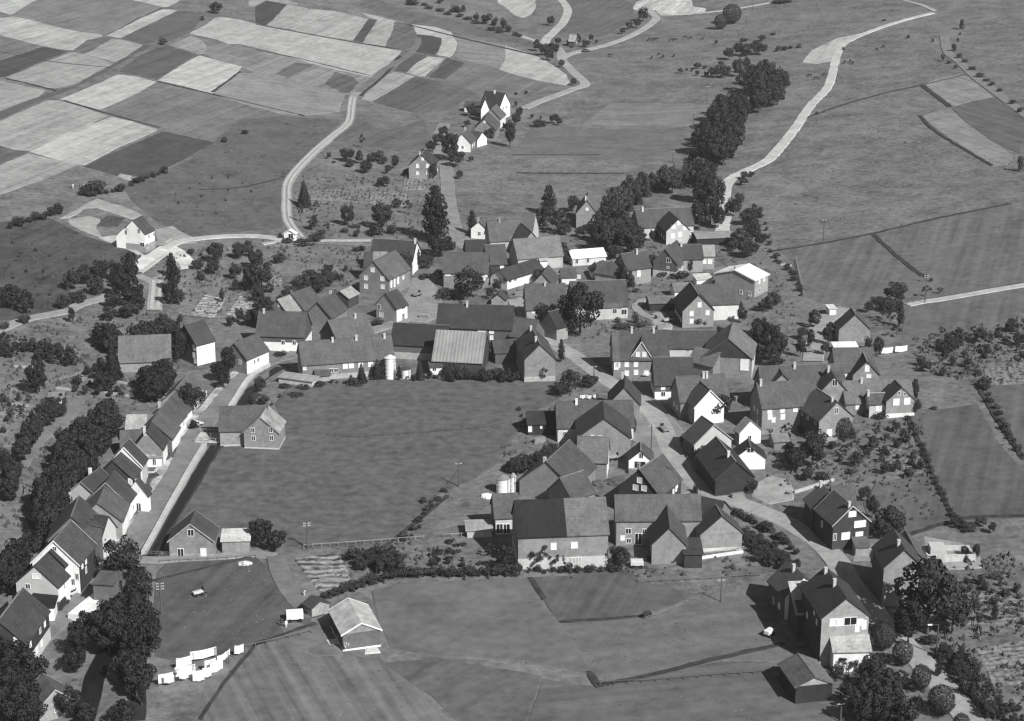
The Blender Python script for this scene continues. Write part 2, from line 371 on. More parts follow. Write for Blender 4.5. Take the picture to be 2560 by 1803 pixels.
# vegetable plots
def plot(poly, a=.15, rang=0.0, rows=.22, rv=.5):
    return sheet('vegetable_patch', poly, mat('garden_bed', a, .25, .8, rows=rows, rang=rang, rv=rv, dist=5, v2=.2, s2=.4), h=.16, step=6)
plot([(480,785),(513,737),(562,748),(532,795)], .28, 1.2, rv=.9)
plot([(566,790),(600,742),(645,752),(640,800)], .27, 1.2, rv=.9)
plot(tl(1,3,(350,175),(745,130),(850,400),(575,455)), .2, 1.5, rows=.14, rv=1.1)
plot([(185,947),(240,920),(262,935),(245,958)], .2, .9)
plot([(2395,1495),(2480,1480),(2560,1490),(2560,1555),(2410,1560)], .16, 1.4); plot([(2440,1625),(2560,1600),(2600,1650),(2470,1670)], .19, 1.4)
plot([(2470,1680),(2600,1665),(2600,1700),(2480,1715)], .17, .1); plot([(2460,925),(2560,905),(2570,960),(2470,965)], .17, .1)
plot([(760,478),(835,474),(905,480),(900,495),(760,500)], .16, 0); plot([(925,482),(1015,480),(1012,515),(925,512)], .18, 0)
plot([(1010,450),(1060,450),(1060,475),(1010,475)], .19, 0); plot([(650,700),(700,690),(705,712),(660,722)], .2, .3)
plot([(120,1225),(60,1215),(60,1240),(20,1260)], .17, .5); plot([(2200,1120),(2270,1110),(2290,1170),(2210,1165)], .15, .4)
plot([(1840,985-100),(1895,880),(1900,905),(1845,905)], .13, .2)
plot([(270,540),(310,545),(290,568),(240,566)], .07, .4, rv=.2)
# dark rough margins between the plots
def margin(line, wd=1.4, a=.045): return ribbon('field_margin', line, wd*.7, mat('rough_grass', a, .25, .6), h=.2, jag=min(.5, wd*.4), step=2)
for ln, wd in (([(700,448),(600,470),(500,475)],1.0), ([(1935,628),(2058,609),(2180,585),(2330,550),(2525,510)],1.6), ([(2183,587),(2240,640),(2306,692)],1.8),
               ([(2012,297),(2110,262),(2220,232),(2310,212),(2420,186)],1.2), ([(2306,214),(2376,268)],3.0), ([(2300,290),(2340,330),(2480,415)],1.6),
               ([(2262,1030),(2300,1110),(2330,1190),(2385,1300)],1.2), ([(2440,960),(2500,1060),(2560,1150)],1.4),
               ([(1325,1445),(1362,1500)],1.4), ([(1398,1556),(1520,1548),(1612,1540)],.9), ([(1470,1680),(1500,1720)],1.4), ([(1500,1715),(1650,1683),(1780,1650),(1960,1610)],1.5),
               ([(640,1612),(700,1590),(790,1560)],1.2), ([(500,1800),(560,1710),(640,1612)],.6), ([(1290,433),(1400,434),(1560,434)],1.0), ([(1280,388),(1500,388)],.8),
               ([(960,1370),(1060,1290),(1120,1240)],1.0),
               ([(372,1455),(395,1450),(640,1390)],.5), ([(0,130),(130,155),(280,170)],.5), ([(1020,62),(1130,90),(1250,118),(1345,140)],2.5), ([(690,445),(640,500),(560,420)],.01),
               ([(1000,140),(960,190),(900,240)],2.0), ([(640,125),(760,150),(925,190)],1.2), ([(640,62),(800,92),(1000,124)],1.0), ([(15,197),(120,222),(140,228)],1.4), ([(160,252),(260,282),(400,320)],1.2), ([(530,232),(600,180)],1.4),
               ([(395,205),(560,243),(760,290)],1.0), ([(2240,1350),(2400,1300),(2560,1290)],1.5), ([(1640,420),(1530,500)],.01)):
    if wd > .1: margin(ln, wd)
# ------------------------------------------------------------ roads and paths
def road(line, wd, a, name='road', h=.22, var=.07, jag=0.15, wend=None):
    return ribbon(name, line, wd, mat('road_surface', a, var+.03, .8, v2=.10, s2=.15), h=h, jag=jag, wend=wend)
Lroad = [(20,1690),(85,1610),(150,1545),(200,1490),(262,1432),(318,1370),(352,1325),(386,1267),(443,1183),(484,1095),(553,1011),(613,942),(655,912),(690,898),(730,888),(800,868)]
road(Lroad, 5.2, .185)
road([(800,868),(860,850),(935,826),(1000,804),(1035,780),(1045,750),(1060,715),(1080,690)], 4.2, .24, wend=5)
road([(1290,750),(1300,768),(1327,803),(1382,858),(1438,892),(1527,959),(1600,1000),(1650,1060),(1680,1130),(1710,1185),(1760,1225),(1840,1254),(1900,1278),(1951,1299),(2004,1329),(2040,1352),(2069,1378),(2094,1406),(2110,1434),(2126,1462),(2149,1489),(2174,1517),(2192,1545),(2216,1570),(2250,1603),(2280,1632),(2308,1662),(2342,1702),(2382,1745),(2422,1800),(2455,1850)], 5.2, .31)
road([(1144,590),(1136,570),(1122,506),(1117,450),(1114,418),(1100,385),(1095,350),(1110,310)], 5.0, .23)
road([(1045,95),(1045,109),(1041,115),(1020,140),(960,175),(930,201),(895,232),(882,245)], 3.0, .15, wend=3.6)
road([(895,232),(882,245),(878,270),(874,301),(860,320),(841,334),(779,387),(724,450),(716,500),(718,547),(732,573),(756,600)], 3.6, .27)
for s in (-.8, .8): ribbon('track', [(882,245),(878,270),(874,301),(860,320),(841,334),(779,387),(724,450),(716,500),(718,547),(732,573),(752,596)], .75, mat('wheel_track', .42, .1, .5), h=.34, off=s)
road([(410,625),(446,606),(500,597),(560,592),(640,591),(710,600)], 3.4, .42, 'track')
road([(655,612),(700,604)], 1.6, .36, 'path'); road([(790,603),(812,602),(927,602)], 1.6, .40, 'path')
road([(335,680),(370,655),(400,632),(420,620)], 5.5, .40, 'track'); road([(345,690),(375,703),(410,690),(440,672),(470,650)], 3.2, .27, 'track')
road([(390,701),(388,740),(385,778)], 4.2, .30, 'track')
for s in (-.9, .9): ribbon('track', [(392,703),(390,740),(386,776)], .8, mat('wheel_track', .42, .1, .5), h=.34, off=s)
road([(-40,840),(0,825),(40,808),(70,798),(120,788),(167,779),(200,762),(262,745),(290,728)], 3.6, .27, 'path')
road([(1804,600),(1806,560),(1812,530),(1810,500),(1812,470),(1832,445),(1874,424),(1920,401),(1956,362),(1992,315),(2026,265),(2068,220),(2082,178),(2093,137),(2112,109),(2171,81),(2254,53),(2332,33)], 4.8, .48, 'road', wend=3.2, jag=.5)
road([(2340,30),(2320,20),(2293,10),(2260,2)], 2.4, .34, 'track')
road([(1400,-10),(1403,0),(1419,25),(1408,56),(1385,80),(1366,98),(1364,112)], 4.6, .40)
road([(1288,86),(1320,97),(1364,109)], 3.0, .40, 'track')
road([(1392,118),(1403,134),(1405,150),(1436,184),(1461,206),(1458,216),(1436,222),(1400,236),(1350,254),(1308,273)], 4.6, .32)
road([(1400,150),(1420,138),(1453,128),(1505,116),(1559,98),(1600,78),(1630,58),(1640,45),(1628,30),(1617,17),(1640,6),(1690,-4)], 4.2, .35)
road([(1660,38),(1750,33),(1830,24),(1920,8),(1990,-6)], 1.6, .38, 'track')
road([(2268,764),(2300,757),(2350,750),(2420,738),(2500,724),(2600,708)], 3.2, .42, 'track')
road([(2118,772),(2085,785),(2051,812),(2040,850),(2031,905)], 5.5, .29, 'track')
road([(354,1400),(400,1402),(446,1398),(540,1394),(640,1386),(690,1392)], 2.8, .24, 'path')
road([(690,1392),(704,1442),(740,1500),(790,1545)], 4.0, .16, 'path')
road([(200,1000),(176,1030),(150,1062),(110,1090),(75,1130),(50,1170)], 3.2, .17, 'path')
road([(2360,90),(2364,115),(2372,135),(2399,156),(2440,195),(2500,240),(2580,300)], 4.2, .20, 'track')
road([(1690,745),(1640,746),(1605,752),(1590,765),(1600,782),(1628,796),(1665,812)], 2.6, .27, 'path')
road([(2190,1395),(2150,1392)], 3.6, .27, 'path')
road([(255,1360),(262,1390),(268,1425)], 3.4, .24, 'path')

# pavement strip on the house side of the left road
ribbon('pavement', Lroad[1:14], 1.5, mat('road_surface', .36, .3, .35, v2=.25, s2=.12), h=.2, off=3.5, jag=.5)
for q in ([(366,1190),(388,1182),(398,1190),(370,1208)],[(402,1120),(442,1108),(436,1140),(412,1155)],[(352,1225),(372,1210),(380,1225),(362,1250)],[(318,1275),(345,1262),(340,1290),(312,1295)],[(85,1545),(120,1530),(95,1575),(75,1585)]): sheet('garden_bed', q, mat('garden_bed', .07, .3, .8, v2=.2, s2=.4), h=.3, step=4)
# stream beside the road and its retaining wall
ribbon('stream_bank', [(640,985),(600,1030),(560,1095),(520,1150),(470,1235),(420,1315),(372,1398)], 2.8, mat('bank_grass', .04, .2, .5), h=.14, jag=.4)  # dark bank grass, with the shadow of the sunken channel in its colour
def shaded_water(line, wd): return ribbon('stream', line, wd, mat('shaded_water', .012, .1, .8, .12, spec=.5), h=.2, jag=.3)  # flat strip of stream water, near-black to paint the shade of a deep channel
shaded_water([(700,920),(660,945),(628,975),(600,1020),(560,1085),(520,1145),(470,1230),(420,1310),(366,1400)], 2.2)
shaded_water([(340,1420),(330,1480),(300,1560),(262,1640),(238,1690),(228,1740),(210,1803),(200,1850)], 3.4)
ribbon('stream_bank', [(352,1560),(350,1650),(348,1710),(345,1803)], 2.4, mat('bank_grass', .03, .2, .5), h=.14, jag=.4)
def wallrun(line, hgt, th, a, label, cat='wall', name='retaining_wall', z0=-.6, step=2.5, group=None):
    pts = [G(*p).xy for p in line]; c = smoothline(pts, step); mb = MB()
    for i, p in enumerate(c):
        t = (c[min(i+1, len(c)-1)]-c[max(i-1, 0)]).normalized(); n = Vector((-t.y, t.x))*th/2; z = T(p.x, p.y)
        a_, b_ = p+n, p-n
        mb.v += [(a_.x, a_.y, z+z0), (b_.x, b_.y, z+z0), (b_.x, b_.y, z+hgt), (a_.x, a_.y, z+hgt)]
        if i:
            k = 4*(i-1)
            for s in range(4):
                s2 = (s+1) % 4; mb.f.append((k+s, k+s2, k+4+s2, k+4+s)); mb.m.append(0)
    mb.f += [(3,2,1,0), tuple(len(mb.v)-4+k for k in range(4))]; mb.m += [0, 0]
    o = mb.build(name, mat('wall_stone', a, .1, .8, v2=.1, s2=.2)); return tag(o, label, cat, group)
wallrun([(672,916),(640,935),(612,965),(590,1000),(575,1022)], 1.0, 1.0, .50, 'pale curved parapet wall where the road bends round the stream')
wallrun([(512,1118),(480,1170),(450,1224),(420,1278),(392,1330),(360,1388)], 1.0, 1.1, .46, 'long pale parapet wall between the road and the stream')
# ------------------------------------------------------------ buildings
WINM = {}
FRAME = mat('white_paint', .82, .02, 1)
def win_mesh(w, h, tone):
    key = (round(w, 1), round(h, 1), tone)
    if key not in WINM:
        f = MB(); t = .09; x, y = w/2, h/2
        f.box(-x, x, -.04, .08, -y, -y+t); f.box(-x, x, -.04, .08, y-t, y); f.box(-x, -x+t, -.04, .08, -y+t, y-t); f.box(x-t, x, -.04, .08, -y+t, y-t)
        f.box(-.04, .04, -.04, .06, -y+t, y-t)
        p = MB(); p.box(-x+t*.8, x-t*.8, -.04, .03, -y+t*.8, y-t*.8)
        pm = mat('window_curtain', .78, .03, 1, .4) if tone else mat('window_glass', .02, .03, 1, .15, spec=.5)
        WINM[key] = (f.mesh('window', [FRAME]), p.mesh('pane', [pm]))
    return WINM[key]
CHM = {}
BUILT = []
def gable(root, o, L, w, he, hr, opt, rz):
    """one gabled volume in its own frame: ridge along local x, from -L/2 (A) to L/2 (B)"""
    x, y = L/2, w/2; ov = opt.get('ov', .35); th = .2; zb = -2.5
    wa = opt.get('wall', .24); ra = opt.get('roof', .075)
    mats = []; idx = {}
    def mi(a):
        if a not in idx: idx[a] = len(mats); mats.append(wallm(a))
        return idx[a]
    # facing of the four walls in the world
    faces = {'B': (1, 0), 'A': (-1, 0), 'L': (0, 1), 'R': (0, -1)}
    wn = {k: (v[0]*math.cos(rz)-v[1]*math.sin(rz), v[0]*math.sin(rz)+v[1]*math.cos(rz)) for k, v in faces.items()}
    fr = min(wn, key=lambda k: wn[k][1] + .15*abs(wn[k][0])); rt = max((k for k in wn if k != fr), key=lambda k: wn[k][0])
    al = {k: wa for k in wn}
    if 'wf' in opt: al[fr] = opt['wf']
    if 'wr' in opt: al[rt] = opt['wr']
    m = MB(); ht = hr-th-.05; heh = he-.12; T_ = .02
    band = opt.get('band')
    for k in wn:
        a = mi(al[k])
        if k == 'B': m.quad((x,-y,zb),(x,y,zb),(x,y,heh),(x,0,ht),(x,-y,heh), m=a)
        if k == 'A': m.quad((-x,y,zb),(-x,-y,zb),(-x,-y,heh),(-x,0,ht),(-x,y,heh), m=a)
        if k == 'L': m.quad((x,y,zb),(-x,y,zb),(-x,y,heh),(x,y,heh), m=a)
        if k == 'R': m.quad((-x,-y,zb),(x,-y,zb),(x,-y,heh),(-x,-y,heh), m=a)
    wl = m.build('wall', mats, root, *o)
    if band:     # a plinth or lower storey in another tone, 4 cm proud
        bh, ba = band; q = MB(); e = .04
        q.box(-x-e, x+e, -y-e, y+e, zb, bh); q.build('lower_storey' if bh > 1.6 else 'plinth', wallm(ba), root, *o)
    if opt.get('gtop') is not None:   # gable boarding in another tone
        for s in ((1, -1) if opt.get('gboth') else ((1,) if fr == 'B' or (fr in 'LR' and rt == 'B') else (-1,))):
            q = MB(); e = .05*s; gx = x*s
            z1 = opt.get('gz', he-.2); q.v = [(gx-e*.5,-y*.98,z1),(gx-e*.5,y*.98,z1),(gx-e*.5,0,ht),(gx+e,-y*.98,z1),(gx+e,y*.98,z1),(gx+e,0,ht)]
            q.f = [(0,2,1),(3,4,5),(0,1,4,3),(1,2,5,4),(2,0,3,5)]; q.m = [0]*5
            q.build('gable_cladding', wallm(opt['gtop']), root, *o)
    sl = (hr-he)/y
    def slab(sy, x0, x1, a, name='roof', up=0.0, mm=None):
        r = MB(); ye = y+ov; ze = hr - sl*ye
        A0, A1, B0, B1 = (x0, 0, hr+up), (x1, 0, hr+up), (x1, sy*ye, ze+up), (x0, sy*ye, ze+up)
        lo = [(p[0], p[1], p[2]-th) for p in (A0, A1, B0, B1)]; hi = [A0, A1, B0, B1]
        if sy > 0: r.hexa(lo, hi)
        else: r.hexa(lo[::-1], hi[::-1])
        return r
    xo = x+opt.get('go', .28)
    segs = opt.get('segs')   # [(t0, t1, albedo)] along A->B for roofs in two tones
    def rm(a): return opt['rmat'] if 'rmat' in opt else roofm(a)
    r = MB()
    def addroof(x0, x1, a, nm='roof', side=(1, -1)):
        q = MB()
        for s in side:
            t = slab(s, x0, x1, a); k = len(q.v); q.v += t.v; q.f += [tuple(i+k for i in f) for f in t.f]; q.m += t.m
        return q.build(nm, rm(a), root, *o)
    if segs:
        for t0, t1, a in segs: rf = addroof(-xo+2*xo*t0, -xo+2*xo*t1, a)
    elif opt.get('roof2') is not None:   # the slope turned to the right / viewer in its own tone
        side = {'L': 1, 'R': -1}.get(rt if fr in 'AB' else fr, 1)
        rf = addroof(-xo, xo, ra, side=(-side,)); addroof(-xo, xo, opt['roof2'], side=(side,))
    else: rf = addroof(-xo, xo, ra)
    if opt.get('ridge') is None and 'rmat' not in opt and ra < .15 and RJ.random() < .45: opt = dict(opt, ridge=RJ.choice((.12, .16, .22)))
    if opt.get('ridge') is not None:
        q = MB(); q.box(-xo, xo, -.13, .13, hr-.06, hr+.05); q.build('ridge_cap', wallm(opt['ridge']), root, *o)
    if opt.get('verge') is not None:     # light barge boards on the gable facing the viewer
        for s in (1, -1):
            q = MB()
            for sy in (1, -1):
                ye = y+ov; ze = hr-sl*ye; e = .05; X = xo*s; X2 = X+e*s
                lo = [(X, 0, hr-.28), (X2, 0, hr-.28), (X2, sy*ye, ze-.28), (X, sy*ye, ze-.28)]; hi = [(p[0], p[1], p[2]+.32) for p in lo]
                if sy*s > 0: q.hexa(lo, hi)
                else: q.hexa(lo[::-1], hi[::-1])
            q.build('barge_board', wallm(opt['verge']), root, *o)
    return rf
def flatv(root, o, L, w, he, opt, rz):
    x, y = L/2, w/2; wl = MB(); wl.box(-x, x, -y, y, -2.5, he-.25)
    wl.build('wall', wallm(opt.get('wall', .24)), root, *o)
    r = MB(); e = .3; tilt = opt.get('tilt', .25); z = he
    r.hexa([(-x-e,-y-e,z-.2-tilt/2),(x+e,-y-e,z-.2-tilt/2),(x+e,y+e,z-.2+tilt/2),(-x-e,y+e,z-.2+tilt/2)], [(-x-e,-y-e,z-tilt/2),(x+e,-y-e,z-tilt/2),(x+e,y+e,z+tilt/2),(-x-e,y+e,z+tilt/2)])
    return r.build('roof', opt.get('rmat') or roofm(opt.get('roof', .1)), root, *o)
def bld(name, label, vols, wins=(), chim=(), cat='house', group=None, autowin=True):
    """vols: (ax, ay, bx, by, eave, ridge, width, options) with the ridge ends as seen in the photo"""
    root = None; info = []
    for n, v in enumerate(vols):
        ax, ay, bx, by, he, hr, wd = v[:7]; opt = v[7] if len(v) > 7 else {}
        gz = T(*G((ax+bx)/2, (ay+by)/2, hr).xy)
        A, B = atz(ax, ay, gz+hr), atz(bx, by, gz+hr)
        for _ in range(2):
            c = (A+B)/2; gz = T(c.x, c.y); A, B = atz(ax, ay, gz+hr), atz(bx, by, gz+hr)
        c = (A+B)/2; d = B-A; rz = math.atan2(d.y, d.x); L = math.hypot(d.x, d.y)
        if 'maxL' in opt and L > opt['maxL']:    # end-on ridge read too long: keep the near end
            near, far = (A, B) if A.y < B.y else (B, A)
            far = near + (far-near).normalized()*opt['maxL']; c = (near+far)/2; L = opt['maxL']
        c = Vector((c.x, c.y, gz))
        if root is None:
            root = bpy.data.objects.new(name, None); COL.objects.link(root); root.location = c; rc = c
            tag(root, label, cat, group)
        o = (c-rc, rz)
        if opt.get('flat'): rf = flatv(root, o, L, wd, he, opt, rz)
        else: rf = gable(root, o, L, wd, he, hr, opt, rz)
        info.append((c, rz, L, wd, he, hr, rf, opt)); BUILT.append((c.x, c.y, max(L, wd)/2+1.2))
    O = Vector((0, 0, CAMH)); USED = set()
    for wv in wins:
        px, py = wv[:2]; ww = wv[2] if len(wv) > 2 else 1.15; wh = wv[3] if len(wv) > 3 else 1.4; tone = wv[4] if len(wv) > 4 else 1; nm = wv[5] if len(wv) > 5 else 'window'
        D = ray(px, py); best = None
        for c, rz, L, wd, he, hr, rf, opt in info:
            ca, sa = math.cos(-rz), math.sin(-rz); rel = O-c
            o2 = Vector((rel.x*ca-rel.y*sa, rel.x*sa+rel.y*ca, rel.z)); d2 = Vector((D.x*ca-D.y*sa, D.x*sa+D.y*ca, D.z))
            for k, (nx_, ny_, dist) in {'B': (1, 0, L/2), 'A': (-1, 0, L/2), 'L': (0, 1, wd/2), 'R': (0, -1, wd/2)}.items():
                dn = d2.x*nx_+d2.y*ny_
                if dn >= -1e-3: continue
                t = (dist-(o2.x*nx_+o2.y*ny_))/dn
                if t < 0: continue
                p = o2+d2*t; half = wd/2 if k in 'AB' else L/2; lat = p.y if k in 'AB' else p.x
                top = he-.3 if k in 'LR' else hr-(abs(lat)/max(half, .1))*(hr-he)-.5
                pen = max(0, abs(lat)-half+ww/2)+max(0, p.z+wh/2-top)+max(0, wh/2+.1-p.z)*.7
                if pen > 3.0: continue
                key = (pen > .6, t+pen*4)
                if best is None or key < best[0]:
                    lat = max(-half+ww/2+.1, min(half-ww/2-.1, lat)); z = max(min(p.z, top-wh/2), wh/2+.25)
                    if nm == 'door': z = wh/2+.05
                    best = (key, c, rz, k, lat, z, dist, nx_, ny_, opt)
        if not best: print('WIN MISS', label, px, py); continue
        key, c, rz, k, lat, z, dist, nx_, ny_, opt = best
        if opt is info[0][7]: USED.add(k)
        e = .05 if (opt.get('band') and z < opt['band'][0]+wh/2) or opt.get('gtop') is not None else 0.0
        lp = Vector((nx_*(dist+e), lat, z)) if k in 'AB' else Vector((lat, ny_*(dist+e), z))
        lr = {'B': -math.pi/2, 'A': math.pi/2, 'L': 0, 'R': math.pi}[k]
        wp = Vector((lp.x*math.cos(rz)-lp.y*math.sin(rz), lp.x*math.sin(rz)+lp.y*math.cos(rz), lp.z))+c-rc
        fm, pm = win_mesh(ww, wh, tone)
        fo = link(nm, fm, root, wp, rz+lr); fo.name = nm
        link('pane', pm, fo) if nm == 'window' else link('door_leaf', pm, fo)
    if name == 'house' and autowin and not any(k_ in label for k_ in ('plain', 'sharp', 'narrow', 'fire-wall', 'mottled', 'blotchy')):
        for vi_, (c, rz, L, wd, he, hr, rf, opt) in enumerate(info[:1]):
            if opt.get('flat'): continue
            for k, (nx_, ny_, dist) in {'B': (1, 0, L/2), 'A': (-1, 0, L/2), 'L': (0, 1, wd/2), 'R': (0, -1, wd/2)}.items():
                if k in USED: continue
                half = wd/2 if k in 'AB' else L/2; n_ = int((2*half-1.2)/2.7)
                wy = nx_*math.sin(rz)+ny_*math.cos(rz); wx = nx_*math.cos(rz)-ny_*math.sin(rz)
                wa_ = opt.get('wr', opt.get('wall', .24)) if wx > .5 else opt.get('wf', opt.get('wall', .24)) if wy < -.5 else opt.get('wall', .24)
                rows_ = [1.75]+([4.3] if he > 5.2 else [])
                for z in rows_:
                    for i in range(n_):
                        if RJ.random() < .2: continue
                        lat = (i-(n_-1)/2)*2.7+RJ.uniform(-.25, .25)
                        tone = 0 if wa_ > .4 or RJ.random() < .35 else 1
                        fm, pm = win_mesh(.95, 1.25, tone); e = .05 if opt.get('band') and z < opt['band'][0]+.7 else 0.0
                        lp = Vector((nx_*(dist+e), lat, z)) if k in 'AB' else Vector((lat, ny_*(dist+e), z)); lr = {'B': -math.pi/2, 'A': math.pi/2, 'L': 0, 'R': math.pi}[k]
                        wp = Vector((lp.x*math.cos(rz)-lp.y*math.sin(rz), lp.x*math.sin(rz)+lp.y*math.cos(rz), lp.z))+c-rc
                        link('pane', pm, link('window', fm, root, wp, rz+lr))
    for cv in chim:       # (t along the first ridge, volume index, albedo)
        t, vi = cv[0], (cv[1] if len(cv) > 1 else 0); a = cv[2] if len(cv) > 2 else .5
        c, rz, L, wd, he, hr, rf, opt = info[vi]
        m = MB(); hh = .45+.45*abs(math.sin(t*40+len(label))); m.box(-.27, .27, -.27, .27, -1.2, hh); m.box(-.33, .33, -.33, .33, hh, hh+.1)
        lp = Vector(((t-.5)*L, -.5, hr)); wp = Vector((lp.x*math.cos(rz)-lp.y*math.sin(rz), lp.x*math.sin(rz)+lp.y*math.cos(rz), lp.z))+c-rc
        co = m.build('chimney', wallm(a), None, wp, rz); co.parent = rf.parent
        co.parent = rf; co.location = (lp.x, lp.y, lp.z)
        co.rotation_euler = (0, 0, 0)
    return root
D, W = .06, .86
H = lambda *a, **k: bld('house', *a, **k)
def BARN(*a, **k): k.setdefault('cat', 'barn'); return bld('barn', *a, **k)
def SHED(*a, **k): k.setdefault('cat', 'shed'); return bld('shed', *a, **k)
WD = (1.15, 1.4, 1); DK = (1.0, 1.2, 0)
# --- lower right
SHED('open timber shed with low dark roof and light gable in the bottom right meadow', [(1995,1634,2037,1691,3.5,5.0,6.6,dict(roof=.10,roof2=.13,wall=.035,wf=.035,gtop=.35,gz=3.4))], cat='shed')  # solid walls painted near-black for the shade inside the open shed
H('tall house with patched plank gable and pale lean-to annex beside the lower right road', [(2065,1418,2116.5,1493.5,9.6,13.2,8.6,dict(roof=.06,wall=.05,wf=.33,ridge=None,maxL=14)), (2077,1586,2168,1584,4.3,5.9,6.2,dict(roof=.40,wall=.75))],
  wins=[(2083,1556,1.4,1.5,1),(2099,1556,1.5,1.5,1),(2126,1553,2.4,1.6,0),(2150,1556,1.2,1.4,1),(2143,1570,.9,1.6,1),(2160,1562,.9,1.8,1),(2036,1530,.8,1.2,1),(2018,1538,.8,1.2,1),(2042,1555,.8,1.2,1)], chim=[(.12,),(.55,)])
SHED('narrow lean-to with a bright ribbed roof squeezed between two dark-roofed houses', [(1984,1492,2028,1490,6.8,7.0,6.5,dict(flat=1,tilt=3.4,roof=.42,wall=.06))])
H('small house with a bright white gable left of the patched plank house', [(1969,1402,2011,1440,5.0,8.4,7.5,dict(roof=.10,wall=.10,wf=W,maxL=10))], chim=[(.5,)])
H('tall end house with plain grey gable casting a broad shadow over the lower right road', [(2234,1321,2262,1372,8.2,11.8,7.4,dict(roof=.055,wall=.10,wf=.29,verge=None,maxL=13)), (2262,1322,2292,1378,5.0,7.5,5.0,dict(roof=.10,wall=.24,maxL=10))], chim=[(.7,)])
H('dark slate-clad house with four white windows above the right road', [(2086,1225,2131,1263,5.8,9.4,8.0,dict(roof=.06,wall=.05,wf=.055,verge=.4,maxL=11)), (2056,1209,2078,1238,5.0,8.0,7.2,dict(roof=.075,wall=.05,maxL=9)), (2080,1213,2136,1214,5,8.6,8,dict(roof=.11,wall=.1))],
  wins=[(2131,1285,1.7,1.3),(2150,1310,2.6,1.5),(2114,1340,1.9,1.6),(2148,1335,1.7,1.0),(2084,1343,.8,1.5,0),(2055,1310,.8,1.4,0)], chim=[(.95,),(.1,1)])
SHED('tiny flat garage with light front below the dark slate house', [(2136,1352,2168,1352,2.4,2.6,4.0,dict(flat=1,roof=.13,wall=.30))])
# --- row of houses right of the main street
H('broad house with pale cellar wall and four white windows behind the right gardens', [(1893,957,2035,948,6.6,11.0,9.2,dict(roof=.085,wall=.24))],
  wins=[(1957,1012),(1989,1013),(1957,1042),(1925,1012),(1925,1042),(1934,1050,.9,1.2)], chim=[(.05,)])
BARN('long barn roof directly behind the broad four-window house, with a little gable dormer', [(1898,916,2105,909,5.0,9.6,9.0,dict(roof=.085,wall=.2)), (1948,917,1957,934,6.4,9.3,5.8,dict(roof=.06,roof2=.09,wall=.25,maxL=6))], chim=[(.42,)])
H('gabled house with one dark attic window between the barn roofs', [(2072,918,2087,941,5.0,9.2,7.6,dict(roof=.055,wall=.27,maxL=10))], wins=[(2087,957,1.3,1.7,0)], chim=[(.3,)])
H('house with big grey gable and dark side wall, a round bush against its front', [(2043,971,2093,1003,5.6,9.6,8.8,dict(roof=.07,wall=.07,wf=.27,maxL=13))], wins=[(2091,1027,.9,1.5,0),(2073,1082,1.4,1.7),(2006,1025,1,1.4,0),(2020,1035,1,1.4,0),(2039,1045,1,1.4,0)], chim=[(.85,)])
H('long roofed house with glazed porch at the right end of the village', [(2107,951.5,2275,947,3.0,7.0,8.4,dict(roof=.13,wall=.22)), (2168,983,2210,981,3.7,5.4,4.6,dict(roof=.09,wall=.5,ridge=.4))],
  wins=[(2169,1007,1.6,1.6),(2199,1006,1.8,1.8),(2172,1018,1.2,1.2),(2205,1020,1.2,1.2)], chim=[(.02,1,.5),(.27,)])
H('neat gabled house with two wide white windows and two round attic windows', [(2238,950,2254.5,967,4.4,7.6,7.0,dict(roof=.055,roof2=.10,wall=.27,band=(1.0,.7),maxL=9))], wins=[(2241,1005,1.6,1.7),(2268,1003,1.6,1.7),(2247,980,.8,1.0,0),(2263,980,.8,1.0,0)])
BARN('barn with long plain roof above the neat gabled house', [(2083,870,2180,868,4.2,8.6,9.0,dict(roof=.095,wall=.25,wf=.28)), (2158,880,2168,902,4.2,7.6,6.4,dict(roof=.08,roof2=.10,wall=.26,band=(1.2,.7),maxL=8))], wins=[(2168,921,1.2,1.7),(2110,929,1.6,1.4,1),(2172,940,1.2,1.0)])
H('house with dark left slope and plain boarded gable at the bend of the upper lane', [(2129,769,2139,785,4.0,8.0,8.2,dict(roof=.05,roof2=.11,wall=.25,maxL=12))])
SHED('long low shed with white roof in front of the boarded gable house', [(2083,859,2140,858,1.8,2.0,3.0,dict(flat=1,roof=W,wall=.3))])
SHED('tiny white cabin beside the upper right lane', [(2070,765,2086,764,2.2,2.4,3.0,dict(flat=1,roof=.6,wall=W))])
# --- central street block
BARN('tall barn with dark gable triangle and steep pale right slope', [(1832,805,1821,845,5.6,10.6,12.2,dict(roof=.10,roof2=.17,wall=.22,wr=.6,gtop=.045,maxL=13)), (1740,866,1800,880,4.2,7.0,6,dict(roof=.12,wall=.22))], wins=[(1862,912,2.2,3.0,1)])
H('wide house with a gabled two-window dormer and tall white chimneys', [(1531,825,1668,824,4.8,10.6,11.8,dict(roof=.075,wall=.22,segs=[(0,.13,.14),(.13,1,.072)])), (1604,838,1604,853,6.0,9.4,4.4,dict(roof=.08,wall=.26,maxL=6,verge=.6))],
  wins=[(1595,886,1.1,1.3),(1611,886,1.1,1.3),(1567,911),(1590,911),(1567,933),(1590,931),(1616,935),(1545,900,1.2,2.0),(1541,915,1.2,2.0)], chim=[(.35,),(.75,)])
BARN('lower roofed wing with white street wall joined to the dormer house', [(1668,825,1788,825,4.6,8.0,7.4,dict(roof=.078,wall=.5,segs=[(0,.3,.065),(.3,1,.09)]))], wins=[(1720,875,.9,1,0)])
H('house with dark upper wall over white ground floor in the middle of the street', [(1634,893,1729,892,4.0,9.2,10.0,dict(roof=.08,wall=.10,band=(1.9,W)))], wins=[(1658,966,1.1,1.3),(1658,985,1.1,1.2,0),(1800,960,1,1)][:2])
